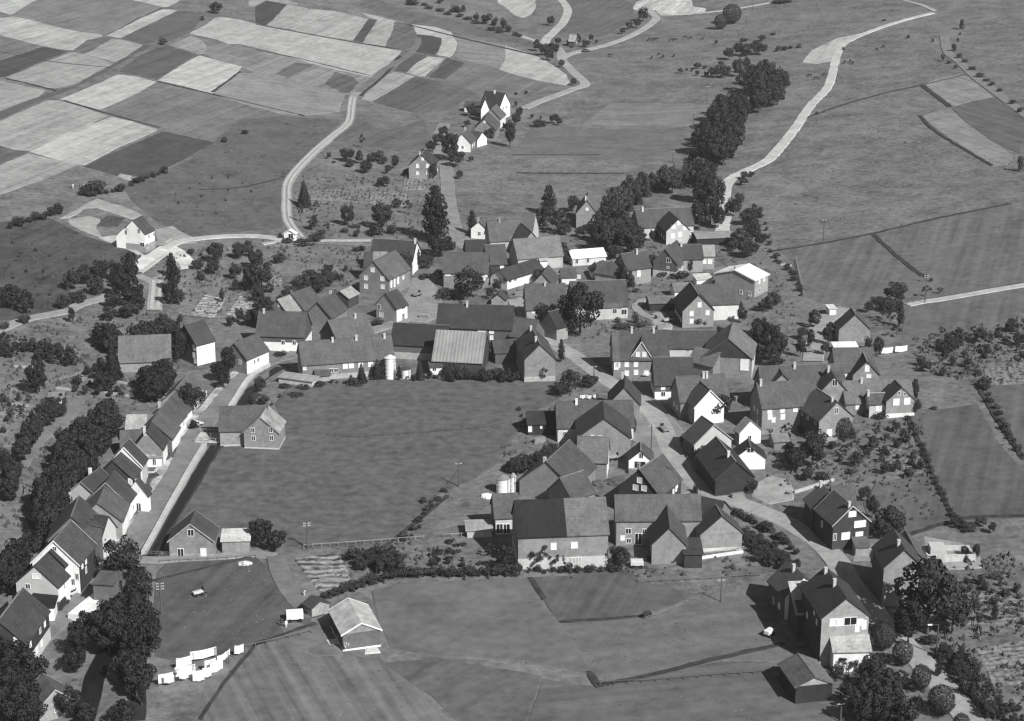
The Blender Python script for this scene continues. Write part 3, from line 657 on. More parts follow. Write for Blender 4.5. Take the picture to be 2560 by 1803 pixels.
H('L-shaped farmhouse with a white cross gable and black shaded left gable', [(1691,941,1811,934,4.6,9.2,9.0,dict(roof=.10,wall=.2)), (1751,953,1775,974,4.8,8.6,7.4,dict(roof=.085,wall=.2,wf=W,wr=.6,maxL=8,verge=.7))], chim=[(.55,),(.62,)])
H('narrow house with a sharp grey gable at the street corner', [(1562,938,1561.5,967,4.2,8.4,7.4,dict(roof=.05,roof2=.06,wall=.26,wr=W,maxL=10))], chim=[(.1,)])
H('long farmhouse with one white-topped roof vent right of the open meadow', [(1391.5,1003,1580,1000,3.8,8.4,8.8,dict(roof=.10,wall=.6))], wins=[(1412,1085,.9,1.1,0)], chim=[(.26,0,.8)])
BARN('great barn with patched plaster gable in the farmyard', [(1507,1002,1511,1045,5.2,9.8,12.0,dict(roof=.06,roof2=.085,wall=.25,maxL=14))], wins=[(1481,1095,.8,1.4,1),(1500,1095,.8,1.2,0)])
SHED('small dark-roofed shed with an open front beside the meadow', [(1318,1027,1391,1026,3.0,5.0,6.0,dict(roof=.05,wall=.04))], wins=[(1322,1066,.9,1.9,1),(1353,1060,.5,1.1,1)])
BARN('big barn turned towards the meadow with wide planked gable', [(1423.5,1099,1366,1152,3.6,8.8,12.4,dict(roof=.07,roof2=.075,wall=.235,ridge=.16,maxL=16))], chim=[(.98,0,.5)])
BARN('ribbed roof barn with a brilliant white end wall', [(1447,1090,1521,1093,4.4,8.6,7.4,dict(roof=.13,wall=.2,wr=W))])
H('little house with white gable and dark garage mouth in the farmyard', [(1602,1104,1602,1126,3.0,5.2,5.2,dict(roof=.055,roof2=.08,wall=.3,wf=W,maxL=7))], wins=[(1603,1138,1.0,1.3,0),(1600,1162,2.6,1.7,0)])
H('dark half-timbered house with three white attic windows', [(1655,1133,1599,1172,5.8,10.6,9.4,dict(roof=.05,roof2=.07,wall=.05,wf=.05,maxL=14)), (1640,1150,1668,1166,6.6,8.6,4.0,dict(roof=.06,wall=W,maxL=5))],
  wins=[(1599,1201,1.2,1.3),(1589,1219,1.3,1.3),(1610,1221,1.3,1.3),(1668,1225,.8,1.3),(1677,1211,.8,1.3),(1686,1200,.8,1.3),(1693,1192,.8,1.3),(1683,1230,.8,1.3),(1690,1222,.8,1.3)], chim=[(.95,0,.3)])
SHED('steep little roof with white end wall between the two farm barns', [(1401,1194,1457,1176,3.6,7.2,7.5,dict(roof=.085,wall=.25,wr=W))])
BARN('great half-dark barn with pale stone ground floor above the lower meadow', [(1288,1250,1511,1241.5,7.4,12.6,11.6,dict(roof=.1,segs=[(0,.54,.026),(.54,1,.10)],wall=.25,band=(2.4,.52)))],
  wins=[(1384,1366,1.2,1.5),(1436,1363,1.4,1.4),(1427,1401,.45,1.3,0),(1435,1401,.45,1.3,0),(1443,1400,.45,1.3,0),(1451,1400,.45,1.3,0)])
BARN('low wing with light roof and white door frames left of the half-dark barn', [(1233,1234,1292,1231,4.2,7.8,7.4,dict(roof=.13,wall=.22,wf=.5))], wins=[(1244,1322,1.6,2.2,0),(1266,1322,1.6,2.2,0)])
SHED('low pale lean-to tank house left of the low wing', [(1166,1312,1228,1310,1.9,2.0,4.5,dict(flat=1,roof=.35,wall=.45))])
BARN('long barn with yard door and small windows right of the half-dark barn', [(1539,1236,1748,1234.5,5.8,9.6,7.6,dict(roof=.098,wall=.26))], wins=[(1571,1328,1.2,1.3,0),(1596,1335,1.5,2.6,0,'door'),(1611,1328,.8,1.1,0),(1557,1345,1,1.1,1),(1572,1352,1,1.1,0)])
BARN('cross-gabled barn with plain light gable in front of the long yard barn', [(1667,1258,1674,1318,4.4,8.0,6.8,dict(roof=.055,roof2=.085,wall=.26,maxL=12))])
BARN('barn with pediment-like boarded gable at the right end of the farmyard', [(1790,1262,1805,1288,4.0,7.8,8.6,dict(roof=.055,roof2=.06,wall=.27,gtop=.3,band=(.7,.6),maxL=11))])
SHED('flat dark link roof between the two front barns', [(1708,1362,1752,1362,3.3,3.5,7.0,dict(flat=1,roof=.04,wall=.05))])
BARN('dark roofed shed end behind the pediment barn', [(1752,1240,1810,1252,3.5,6.5,7.0,dict(roof=.06,wall=.2))])
BARN('barn with dark left slope and mottled pale gable right of the street', [(1755,1040,1784,1060,4.0,8.0,9.4,dict(roof=.07,wall=.1,wf=.5,verge=.3,maxL=13))])
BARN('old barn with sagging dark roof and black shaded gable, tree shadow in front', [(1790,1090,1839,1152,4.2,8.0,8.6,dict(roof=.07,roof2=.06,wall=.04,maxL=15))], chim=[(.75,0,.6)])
H('small white cottage with double attic window near the gardens', [(1870,1097,1876.5,1115,3.0,5.6,6.8,dict(roof=.055,wall=.3,wf=W,maxL=8))], wins=[(1876,1126,1.6,1.1,0)])
H('bright little house with pale left roof slope behind the street tree', [(1865,1041,1877,1049,3.6,6.2,5.6,dict(roof=.27,wall=.3,wf=.75,maxL=7))])
SHED('collapsing slatted shed in the garden', [(1930,1084,1966,1082,2.0,3.0,4.0,dict(roof=.2,wall=.2))])
# --- upper right of village
H('house with three white windows and dark slope beside the curved yard', [(1725,704,1747,736,5.0,9.4,8.6,dict(roof=.05,wall=.05,wf=.27,maxL=12))], wins=[(1729,784),(1769,782),(1749,762,1.1,1.5),(1729,803,1.1,1.3)])
BARN('barn roof with white end wall behind the three-window house', [(1738,711,1840,708,5.0,9.2,9.0,dict(roof=.125,wall=.22,wf=.65))])
H('modern low-pitched house with bright roof edge on the upper right of the village', [(1872,659,1838,674,5.4,7.4,13.0,dict(roof=.85,wall=.33,maxL=12,verge=.85))], wins=[(1852,737,1.0,1.4,0),(1874,736,1.0,1.4,0),(1852,746,1.1,.6),(1874,746,1.1,.6)], chim=[(.9,0,.4)])
SHED('white flat-roofed block beside the modern low-pitched house', [(1737,690,1776,688,2.8,3.0,4.5,dict(flat=1,roof=.6,wall=.8))])
SHED('light-roofed wash house above the curved yard path', [(1682,707,1722,705,2.2,3.8,5.0,dict(roof=.17,wall=.75))])
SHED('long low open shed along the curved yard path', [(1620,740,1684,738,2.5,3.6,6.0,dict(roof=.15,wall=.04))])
BARN('wide barn with lighter patched lean-to roof behind the great round tree', [(1426,703,1563,699,4.0,9.6,11.0,dict(roof=.065,wall=.5)), (1482,735,1550,733,3.8,6.4,7.0,dict(roof=.105,wall=.5))], wins=[(1537,778,1.2,1.4,0),(1560,780,1.6,1.6,0)])
BARN('broad plain roofed barn left of the great round tree', [(1313,709,1411,707,4.0,9.6,10.5,dict(roof=.072,wall=.33))], chim=[(.5,0,.4)], wins=[(1336,775,1.3,1.2)])
H('small gable house peeping over the plain barn roof', [(1372,660,1356,683,4.2,7.4,6.0,dict(roof=.085,wall=.3,maxL=9))])
SHED('dark little roof with white front in the inner courtyard', [(1402,671,1438,670,2.4,4.2,5.0,dict(roof=.07,wall=.7))])
SHED('tiny white gabled hut in the inner courtyard', [(1488,655,1495.5,666,2.2,3.6,3.6,dict(roof=.06,wall=W,maxL=5))])
BARN('long dark roof behind the tiny white gabled hut', [(1500,652,1552,660,3.0,5.6,6.0,dict(roof=.065,wall=.3))])
SHED('white box-shaped hut among the courtyard trees', [(1350,645,1368,645,3.4,3.5,3.5,dict(flat=1,roof=.5,wall=W))])
H('house with light chimney and dark left gable in the upper village', [(1553,634,1612,626,5.0,8.8,7.6,dict(roof=.095,wall=.27))], wins=[(1597,668),(1597,686,1.3,1.4)], chim=[(.62,)])
H('dark gabled house with one white-framed window, pale stone ground floor', [(1692,599,1663,622,4.8,8.8,7.2,dict(roof=.08,wall=.10,band=(2.0,.45),maxL=11)), (1700,611,1753,610,4.4,7.6,8.0,dict(roof=.075,wall=.3))], wins=[(1672,651,1.4,1.5,0),(1670,669,.8,.8,0)], chim=[(.05,1,.5)])
SHED('lean-to with pale roof at the right end of the dark gabled house', [(1752,612,1784,612,4.4,6.6,7.6,dict(roof=.30,wall=.3))], wins=[(1757,654,1.4,1.4),(1775,654,1.4,1.4)])
SHED('large low pale roof over a dark open hall near the upper bridge', [(1736,582,1828,578,2.6,3.4,7.0,dict(roof=.25,wall=.035))])  # closed walls, their near-black colour standing in for the hall's inner shade
H('house with balcony and light gable near the upper bridge', [(1668,523,1696,547,4.6,8.2,7.6,dict(roof=.05,roof2=.06,wall=.08,wf=.5,maxL=10))], wins=[(1697,552,1.2,1.5),(1684,567,1.4,1.3),(1712,567,1.2,1.2),(1682,590,1.4,1.6),(1700,586,1.4,1.6)])
BARN('grey-roofed barn with pale wall behind the balcony house', [(1589,524,1724,517,3.8,8.2,10.0,dict(roof=.10,wall=.5))], chim=[(.12,0,.6)])
H('tall narrow house with smooth grey gable in front of the valley trees', [(1473,477,1468,500,5.2,9.6,7.0,dict(roof=.085,roof2=.10,wall=.27,maxL=13))], wins=[(1468,523,1.0,1.0)], chim=[(.9,0,.6)])
SHED('long shed with brilliant white flat roof and open stalls', [(1423,625,1506,618.5,2.6,4.2,7.0,dict(roof=.86,wall=.6))], wins=[(1442,652,1.0,1.6,0),(1470,650,1.0,1.6,0)])
BARN('light grey barn roof above the courtyard trees', [(1284,598,1396,589.5,4.0,8.6,9.4,dict(roof=.135,wall=.42))])
BARN('steep roof with small pale gable in front of the pointed black gable', [(1297,552,1329,579,3.6,8.2,7.6,dict(roof=.075,wall=.3,maxL=11))])
BARN('steep roof with pointed black shaded gable by the upper meadow', [(1310,531,1338,533,3.8,9.4,8.0,dict(roof=.11,wall=.5,ov=.2))])
BARN('wide grey roof with pointed black left gable by the lane', [(1219,551,1300,547,3.6,8.8,9.0,dict(roof=.11,wall=.42))], chim=[(.35,0,.3)])
H('small white-gabled house at the end of the village lane', [(1206,545,1198,553,3.4,5.8,5.4,dict(roof=.08,wall=W,maxL=7))], chim=[(.8,0,.4)])
H('tall slate-roofed house with two high white windows facing the lane', [(1213,612,1261,610,5.0,9.6,8.4,dict(roof=.062,wall=.06))], wins=[(1255,650,1.2,3.4),(1265,646,1.2,3.4)])
BARN('dark barn roof behind the two-high-window house', [(1163,600,1214,598,3.6,7.6,8.0,dict(roof=.055,wall=.1))])
BARN('long low building with diagonal dark roof and striped white front', [(1247,673,1338,646,3.2,5.6,6.6,dict(roof=.055,wall=.75))], wins=[(1262,698,1.2,1.0,0),(1275,694,1.2,1.0,0),(1288,690,1.2,1.0,0)])
H('farmhouse with mid grey roof and windowed right gable left of the lane trees', [(1111,630,1221,631,4.8,9.4,9.4,dict(roof=.085,wall=.22,wr=.28))], wins=[(1120,681,1.6,1.0),(1219,657,.8,1.3),(1217,675,.8,1.3),(1199,698,.9,1.3),(1210,696,.9,1.3)])
SHED('small pale gabled hut at the edge of the courtyard trees', [(1252,725,1246,734,2.2,3.8,4.0,dict(roof=.09,wall=.3,maxL=5))])
# --- centre
H('great house with a dozen white windows and two pointed dormers by the open square', [(988,625,934,652,5.6,10.4,9.6,dict(roof=.08,wall=.22,maxL=14))],
  wins=[(932,675,1.3,1.4),(915,695,1.3,1.4),(956,697,1.3,1.4),(915,716,1.3,1.4),(957,717,1.3,1.4),(978,695,1.0,1.5),(986,689,.9,1.6),(995,686,1.1,1.5),(978,713,1.0,1.5),(986,711,.9,1.6),(995,704,1.1,1.5),(1008,694,.9,1.1)])
BARN('barn with weathered light patch on its roof behind the great windowed house', [(912,629,966,629,3.8,8.0,8.0,dict(roof=.09,wall=.15,segs=[(0,.4,.06),(.4,1,.22)]))])
BARN('large dark roof with white right gable near the pointed tree', [(935,597,1041,603,4.6,9.0,10.0,dict(roof=.072,wall=.2,wr=W))], chim=[(.98,0,.6)])
H('plain light-gabled house with white side entrance below the great windowed house', [(992,722,965,732,4.4,8.0,7.2,dict(roof=.058,roof2=.06,wall=.33,wr=.82,maxL=9))], wins=[(948,768,1.1,1.5,0),(953,787,1.5,1.4,1),(1008,783,1.1,2.0,0,'door'),(1008,764,1.6,.9,0)])
bld('shelter', 'tiny white gabled shelter at the fork of the field tracks', [(727,571,723,574,2.4,3.5,3.6,dict(roof=.8,wall=W,maxL=3))], wins=[(727,590,1.6,1.5,0)], cat='shelter')
BARN('shed with pale smooth roof slope at the back left of the village centre', [(724,736,694,747,4.4,8.0,7.2,dict(roof=.10,roof2=.27,wall=.25,wf=.28,maxL=9))], wins=[(697,763,.7,1.2)])
BARN('dark roofed barn beside the pale smooth roof slope', [(775,716,729,733,4.4,8.4,8.8,dict(roof=.07,roof2=.06,wall=.3,wr=W,maxL=13))], chim=[(.95,0,.2)])
BARN('grey gabled barn with broad smooth right slope in the village centre', [(834,731,794,754,4.4,8.4,7.8,dict(roof=.08,wall=.22,verge=.04,maxL=12))], chim=[(.1,)])
SHED('small shed with bright sloping roof above the centre barns', [(876,715,850,727,3.2,4.8,5.4,dict(roof=.25,roof2=.33,wall=.06,maxL=7))])
H('broad farmhouse with dark roof and white lower wall at the left bend', [(649,776,767,779.5,4.4,9.4,10.4,dict(roof=.082,wall=.10,wr=.10,band=(2.4,W)))], wins=[(708,856,1.0,1.2,0),(736,857,1.0,1.2,0)], chim=[(.1,)])
BARN('barn with black left gable behind the long windowed building', [(821,801,912,783,4.6,9.0,9.0,dict(roof=.078,wall=.1))], chim=[(.7,)])
H('long building with a row of white windows at the head of the meadow', [(748,854,976,838,4.6,9.0,9.6,dict(roof=.085,wall=.21,band=(1.3,.4)))],
  wins=[(863,897,1.3,1.8),(878,895,1.3,1.8),(901,891,1.2,1.8),(926,888,1.3,1.8),(949,883,1.1,1.0,0),(944,907,1.2,1.0,0),(744,913,.8,1.2),(762,920,.8,1.2),(840,926,1.1,1.1,0),(828,926,1.1,1.1,0)], chim=[(.36,),(.62,),(.93,)])
SHED('low greenhouse-like shed with pale roof in front of the long windowed building', [(704,932,788,943,1.8,2.2,3.4,dict(flat=1,roof=.33,wall=.5))])
SHED('small dark-roofed porch shed against the long windowed building', [(786,925,820,921,1.9,2.8,3.6,dict(roof=.09,wall=.3))])
BARN('dark roofed barn with pale base left of the ribbed roof barn', [(986,806,1120,813,4.2,8.4,9.0,dict(roof=.052,wall=.12,band=(1.8,.4)))])
BARN('barn with broad light ribbed roof at the head of the meadow', [(1093,824,1214,830,3.4,9.4,12.2,dict(wall=.06,rmat=mat('ribbed_sheet_roof', .25, .12, .5, .6, v2=.12, s2=.2, rows=.35, rdir='X', dist=.4, rv=.35)))])
H('very long dark roofed farmhouse with six-pane white windows', [(1098,758,1284,764,6.2,11.0,10.0,dict(roof=.065,wall=.10)), (1205,742,1155,752,6.5,9.0,6,dict(roof=.09,wall=.3,maxL=6))], wins=[(1205,822,2.2,1.2),(1229,823,1.3,1.3),(1229,844,1.0,1.3)], chim=[(.38,)])
H('house with grey wall and white-framed windows at the end of the very long farmhouse', [(1290,792,1345,800,4.6,8.4,8.0,dict(roof=.09,wall=.14))], wins=[(1283,795,1,1.4),(1283,815,1,1.4)])
BARN('barn with dark left slope and tall light gable above the meadow corner', [(1327,811,1350,860,6.2,10.0,7.8,dict(roof=.06,roof2=.09,wall=.24,band=(1.4,.4),maxL=15))], chim=[(.15,),(.75,)])
BARN('low roof stub between the tall light gable and the ribbed roof barn', [(1232,850,1300,846,3.2,5.4,7,dict(roof=.07,wall=.1))])
BARN('dark house roof half hidden by the great round tree', [(1372,779,1400,772,4.0,7.6,6.5,dict(roof=.05,wall=.3,wr=.6))])
SHED('white shed with dark door at the top edge of the meadow', [(1074,906,1104,905,2.4,2.9,3.6,dict(flat=1,roof=.13,wall=.8))], wins=[(1086,916,1.0,1.0,0)])
# --- left row and left side
BARN('wide plain barn at the foot of the left slope', [(298,839.5,425,835,3.2,8.4,9.4,dict(roof=.10,wall=.3))])
H('slate-fronted house with eight white windows above the left road', [(508,800,462,812,5.8,10.0,9.0,dict(roof=.08,roof2=.085,wall=.07,wr=.8,maxL=13))], wins=[(485,869,.9,1.5),(493,868,.9,1.5),(500,864,.9,1.5),(485,888,.9,1.5),(493,886,.9,1.5),(501,883,.9,1.5),(488,903,.9,1.3),(496,921,.9,1.3)])
H('small house with half-timbered white side wall at the road bend', [(641,834,586,857,4.4,8.0,7.4,dict(roof=.072,wall=.2,wr=W,maxL=13))], wins=[(600,905,.8,1.2,0),(636,905,.8,1.2,0),(645,900,.8,1.2,0)])
H('topmost house of the left roadside row, with pale tiled double slope', [(475,930,440,970,2.3,5.9,8.0,dict(roof=.085,wall=.3,wr=.75,ridge=.2,maxL=12))])
H('second house from the top of the left roadside row', [(440,978,412,1006,2.5,6.1,7.6,dict(roof=.08,wall=.2,wr=.8,maxL=8))])
H('third house from the top of the left roadside row, with white street wall', [(421,996,399,1020,3.3,7.1,8.0,dict(roof=.072,wall=.2,wr=W,maxL=8))], chim=[(.8,)])
H('fourth house from the top of the left roadside row, largest plain slope', [(400,1024,380,1053,3.7,7.7,8.6,dict(roof=.072,wall=.12,wr=W,maxL=9))])
H('grey-gabled house with white ground floor in the left roadside row', [(378,1054,366.7,1077,4.3,8.4,6.6,dict(roof=.055,wall=.10,wf=.24,wr=W,maxL=7)), (362,1134,405,1133,2.5,2.7,3.0,dict(flat=1,roof=.3,wall=W))], wins=[(369,1141,.8,.7,0),(384,1141,.8,.7,0),(386,1155,.8,1.6,0)], chim=[(.98,0,.6)], autowin=False)
SHED('shed with pale patched roof behind the left roadside row', [(319,1036,386,1035.5,3.2,6.0,7.4,dict(roof=.34,segs=[(0,.72,.36),(.72,1,.15)],wall=.15))])
SHED('low dark roof behind the grey-gabled roadside house', [(302,1076,362,1073,3.2,5.6,6.6,dict(roof=.085,wall=.3))])
H('house with tall white fire-wall gable in the left roadside row', [(323,1097,309.5,1116.5,4.9,9.1,7.4,dict(roof=.058,wall=.3,wf=W,wr=.5,maxL=6.0,verge=.8))], wins=[(346,1105,.9,1.4)], autowin=False)
H('dark-sided house with three white windows below the fire-wall gable', [(304,1127,284,1152,4.1,7.9,8.0,dict(roof=.062,wall=.055,maxL=8))], wins=[(338,1187,.8,1.5),(331,1196,.8,1.5),(325,1204,.8,1.5)])
H('small bright white house with narrow gable against the left road', [(347,1192,341,1198,4.2,7.4,4.6,dict(roof=.08,wall=W,maxL=6))], wins=[(345,1236,1.1,2.0,0,'door')])
BARN('barn with white end wall on the slope side of the left row', [(249,1169,203,1203,3.6,7.2,9.0,dict(roof=.075,wall=.55,verge=.3,maxL=13))], chim=[(.4,0,.8)])
H('upper of the two dark-roofed houses with ragged white street walls', [(285,1178,264,1205,4.3,8.7,9.0,dict(roof=.072,wall=.2,wr=W,verge=.3,maxL=9))])
H('lower of the two dark-roofed houses with ragged white street walls', [(263,1210,243,1256,4.3,8.3,9.4,dict(roof=.075,wall=.3,wr=W,maxL=9))])
H('house with blotchy pale gable wall and white gateway', [(240,1284,269,1289,5.4,8.6,5.0,dict(roof=.06,wall=.55,maxL=7)), (243,1335,262,1334,4.2,4.4,4,dict(flat=1,roof=.06,wall=W))], wins=[(250,1372,1.5,2.2,0,'door')])
H('house with wide flat dormer on its street slope', [(197,1240,178,1290,4.5,9.3,10.0,dict(roof=.08,wall=.15,wr=.7,maxL=12)), (214,1298,226,1310,7.4,8.4,4.4,dict(roof=.07,wall=.09,maxL=5))])
H('large roadside house with brilliant white gable and dark upper street wall', [(176,1301,134,1350,6.4,11.0,9.2,dict(roof=.07,wall=.05,wf=W,maxL=12,verge=.8))], wins=[(137,1372,.8,1.0,0),(194,1393,.9,1.6),(203,1381,.9,1.6),(212,1369,.9,1.6),(198,1442,.8,1.4,0),(183,1455,.8,1.4,0),(215,1425,.8,1.4,0)])
SHED('dark cross roof with white side wall in front of the brilliant white gable', [(133,1366,124,1376,6.4,9.2,5.6,dict(roof=.055,wall=.1,wr=W,maxL=6))])
H('house with broad pale gable and lattice attic window near the left edge', [(116,1386,88,1413,5.2,9.0,8.4,dict(roof=.058,wall=.1,wf=.52,wr=.8,maxL=9))], wins=[(91,1441,1.8,1.1),(70,1466,1.0,1.1,0),(160,1464,.7,1.4,0)])
SHED('low white annex with black flat roof beside the left road', [(82,1493,140,1491,3.2,3.4,7.5,dict(flat=1,roof=.025,wall=W))], wins=[(89,1526,1.1,.7,0)])
H('slate-sided house with four white windows cut by the left edge', [(56,1470,-4,1550,5.8,10.0,9.0,dict(roof=.085,wall=.05,band=(2.4,.6),maxL=20))], wins=[(76,1520,.9,1.7),(63,1540,.9,1.7),(51,1556,.9,1.7),(38,1573,.9,1.7)], chim=[(.4,0,.2)])
SHED('weathered plank shed under the large tree beside the left road', [(243,1440,292,1443,5.0,5.2,5.0,dict(flat=1,roof=.13,wall=.15))])
H('cottage half hidden by trees at the bottom left edge', [(107,1684,137,1722,3.0,5.6,6.0,dict(roof=.12,wall=.3,verge=.4,maxL=9))])
SHED('garden hut with pale roof on the left slope', [(122,983,158,981,2.0,2.6,3.6,dict(flat=1,roof=.25,wall=.15))], wins=[(149,996,1.1,1.2)])

streak = mat('streaked_sheet_roof', .30, .3, .25, .6, v2=.3, s2=.35)
BARN('L-shaped barn with streaked bright slope standing alone in the meadow', [(550,1015,667,1012,4.2,8.4,9.0,dict(roof=.072,wall=.29,band=(.5,.5))), (668,1013,651,1042,4.4,8.0,8.0,dict(wall=.25,maxL=11,rmat=streak,band=(.5,.5)))],
  wins=[(632,1076,.9,1.3,0),(677,1075,.9,1.3,0),(634,1096,.9,1.3,0),(679,1095,.9,1.3,0)])
BARN('small barn with white-framed doors beside the lower footpath', [(487,1276,475,1308,3.8,7.4,8.8,dict(roof=.08,wall=.24,band=(.8,.3),verge=.35,maxL=12))], wins=[(477,1332,1.3,1.5,0),(451,1368,1.3,1.9,0,'door'),(508,1367,1.2,1.9,1,'door')])
SHED('little shed with a white roof edge right of the footpath barn', [(556,1335,624,1333,3.0,3.2,4.6,dict(flat=1,roof=.6,wall=.26,tilt=.5))])
BARN('open-sided barn with bright patchy roof and stacked logs in the lower meadow', [(871,1496,903,1555,3.6,5.4,7.0,dict(wall=.05,wf=.13,gtop=.28,band=(.35,.8),verge=.8,rmat=mat('patched_sheet_roof', .46, .25, .5, .6, v2=.2, s2=.3, spots=.35, spv=2.0)))])
SHED('tiny shed with dark roof and light board front above the bright-roofed barn', [(780,1488,800,1500,2.2,3.2,3.8,dict(roof=.06,wall=.28,wf=.33,maxL=5))])
H('unfinished twin-gabled white house on the building plot', [(338,551,312,567,4.2,7.0,6.0,dict(roof=.065,wall=W,maxL=8,ov=.2,go=.1)), (355,539,331,550,5.6,9.6,8.0,dict(roof=.065,wall=W,maxL=10,ov=.2,go=.1,band=(2.2,.3)))], wins=[(315,581,.9,1.5,0),(347,574,.9,1.5,0),(372,591,.9,1.3,0),(384,586,.9,1.3,0),(356,612,1.6,1.5,0),(366,615,1.2,1.5,0)])
# upper hamlet
H('grey-gabled house with five white windows beside the upper lane', [(1064,371,1053,386,5.0,9.0,9.0,dict(roof=.06,roof2=.08,wall=.26,maxL=11))], wins=[(1057,397,.9,1.2),(1044,415,1.1,1.5),(1069,415,1.1,1.5),(1044,433,1.1,1.2),(1069,433,1.1,1.2)], chim=[(.95,)])
H('house with brilliant white gable at the lower end of the hamlet', [(1170,321,1156,334,3.8,7.0,6.2,dict(roof=.07,wall=.2,wf=W,maxL=9)), (1180,326,1205,330,3.0,5.4,6.0,dict(roof=.07,wall=.26,wr=W))], chim=[(.2,)])
H('plain grey-gabled house in the middle of the hamlet', [(1226,274,1211,297,4.2,8.4,8.6,dict(roof=.075,wall=.23,maxL=13))], wins=[(1212,302,.9,1.0)])
H('dark-roofed house with white porch above the plain hamlet house', [(1248,256,1228,272,4.2,7.8,7.4,dict(roof=.085,wall=.3,wr=.75,maxL=9))])
H('topmost hamlet house with dark front between white gable walls', [(1214,227,1262,232,5.4,10.4,9.0,dict(roof=.06,wall=.045,wr=W)), (1212.5,224,1213.5,246,5.2,9.6,3.6,dict(roof=.06,wall=W,maxL=2.5))], wins=[(1231,241,1.1,1.2),(1238,241,1.1,1.2),(1244,255,1.2,1.2)], chim=[(.5,0,.8)])
BARN('low wing with white wall left of the topmost hamlet house', [(1165,252,1206,254,2.6,4.2,5.0,dict(roof=.06,wall=.8))], wins=[(1169,260,1.0,1.6,0)])
H('tiny light-roofed cottage by the far road junction', [(1426,87,1441,88,3.0,5.4,4.4,dict(roof=.38,wall=.1))])
# ------------------------------------------------------------ silos and other round things
def silo(px, py, h, r, label, alb=.82, cap=.2):
    p = G(px, py); root = tag(link('silo', None, None, p), label, 'silo')
    m = MB(); m.cyl(0, 0, -1, h, r, r, 24)
    for k in range(1, int(h)): m.cyl(0, 0, k-.05, k+.05, r+.05, r+.05, 24)
    m.build('tank', wallm(alb), root)
    c = MB(); c.cyl(0, 0, h, h+.7, r+.15, .25, 24); c.build('cap', wallm(cap), root)
    l = MB(); l.box(r+.02, r+.12, -.25, -.19, 0, h); l.box(r+.02, r+.12, .19, .25, 0, h)
    for k in range(int(h*2)): l.box(r+.04, r+.1, -.19, .19, .4+k*.5, .45+k*.5)
    l.build('ladder', wallm(.3), root, None, -.8); return root
silo(976, 946, 5.6, 1.35, 'tall white round silo beside the long windowed building', .86, .6)
silo(1015, 944, 2.4, 1.25, 'squat white tank with a dark domed top at the head of the meadow', .8, .06)
silo(1258, 1231, 3.4, 1.5, 'white silo with grey conical cap at the meadow corner of the farm', .84, .22)
silo(1283, 1231, 3.8, .6, 'slim white tank standing against the capped silo', .84, .3)
def mound(px, py, rx, ry, h, a, label, cat, name='rubble_heap'):
    p = G(px, py); m = bmesh.new(); bmesh.ops.create_icosphere(m, subdivisions=3, radius=1)
    rnd = random.Random(int(px)); 
    for v in m.verts:
        n = .75+.35*rnd.random(); v.co = Vector((v.co.x*rx*n, v.co.y*ry*n, max(v.co.z, -.1)*h*n))
    me = bpy.data.meshes.new(name); m.to_mesh(me); m.free(); me.materials.append(mat('rubble', a, .2, 1.2))
    return tag(link(name, me, None, p), label, cat)
mound(1218, 1243, 1.6, 1.2, .9, .7, 'pale heap of lime beside the capped silo', 'heap', 'lime_heap')
mound(612, 1411, 1.5, 1.0, .7, .55, 'pale rubble heap on the grass below the footpath', 'heap')
mound(1497, 1212, 2.0, 1.6, 1.1, .10, 'dark dung heap in the middle of the farmyard', 'heap', 'dung_heap')
mound(1535, 1208, 2.4, 1.8, 1.0, .08, 'dark brushwood heap beside the dark half-timbered house', 'heap', 'brushwood_heap')
mound(1965, 665, 2.0, 1.0, .8, .35, 'bare spoil heap at the edge of the upper right meadow', 'heap', 'spoil_heap')

# log stack along the bright roofed barn, each log pile layer is texture of the stack
# unfinished foundation right of the lower road
p = G(2378, 1400); root = tag(link('foundation', None, None, p), 'unfinished white foundation walls of a new house right of the lower road', 'foundation')
m = MB()
for x0, x1, y0, y1, z in ((-5,4.5,-1.2,-.8,1.6),(-5,-4.6,-.8,3.5,1.2),(4.1,4.5,-.8,4,1.0),(-5,4.5,4,4.4,1.3),(-1,-.7,-.8,4,1.0)): m.box(x0, x1, y0, y1, -1, z)
m.build('wall', wallm(.48), root)
m = MB(); m.box(-4.2, -1.2, 0, 3, .2, 2.6); m.build('cellar_block', wallm(.5), root)
# retaining kerb, yard walls
wallrun([(1726,1402),(1790,1392),(1857,1382)], .5, .5, .75, 'low white kerb wall below the front barns')

wallrun([(1390,697),(1420,696),(1452,697)], 1.2, .3, .6, 'light courtyard wall behind the plain roofed barns')
wallrun([(1453,570),(1480,567),(1500,565)], .6, .4, .6, 'short white garden wall below the tall narrow house')
wallrun([(2084,1240-38),(1985,1234)], .6, .5, .45, 'pale garden wall left of the dark slate-clad house')
wallrun([(365,1186),(385,1186),(397,1172)], .7, .3, .5, 'small pale garden wall in front of the grey-gabled roadside house')
# loading ramp by the left road and tall pipe
wallrun([(186,1552),(215,1528),(250,1500)], 1.3, 2.6, .75, 'broad pale concrete ramp beside the left road under the trees', 'ramp', 'ramp')
p = G(178, 1305); root = tag(link('flue_pipe', None, None, p), 'tall slim grey flue pipe behind the dormer house of the left row', 'pipe'); m = MB(); m.cyl(0,0,-1,6.2,.38,.34,12); m.build('pipe', wallm(.4), root); m = MB(); m.cyl(0,0,6.2,6.5,.5,.5,12); m.build('cap', wallm(.4), root)
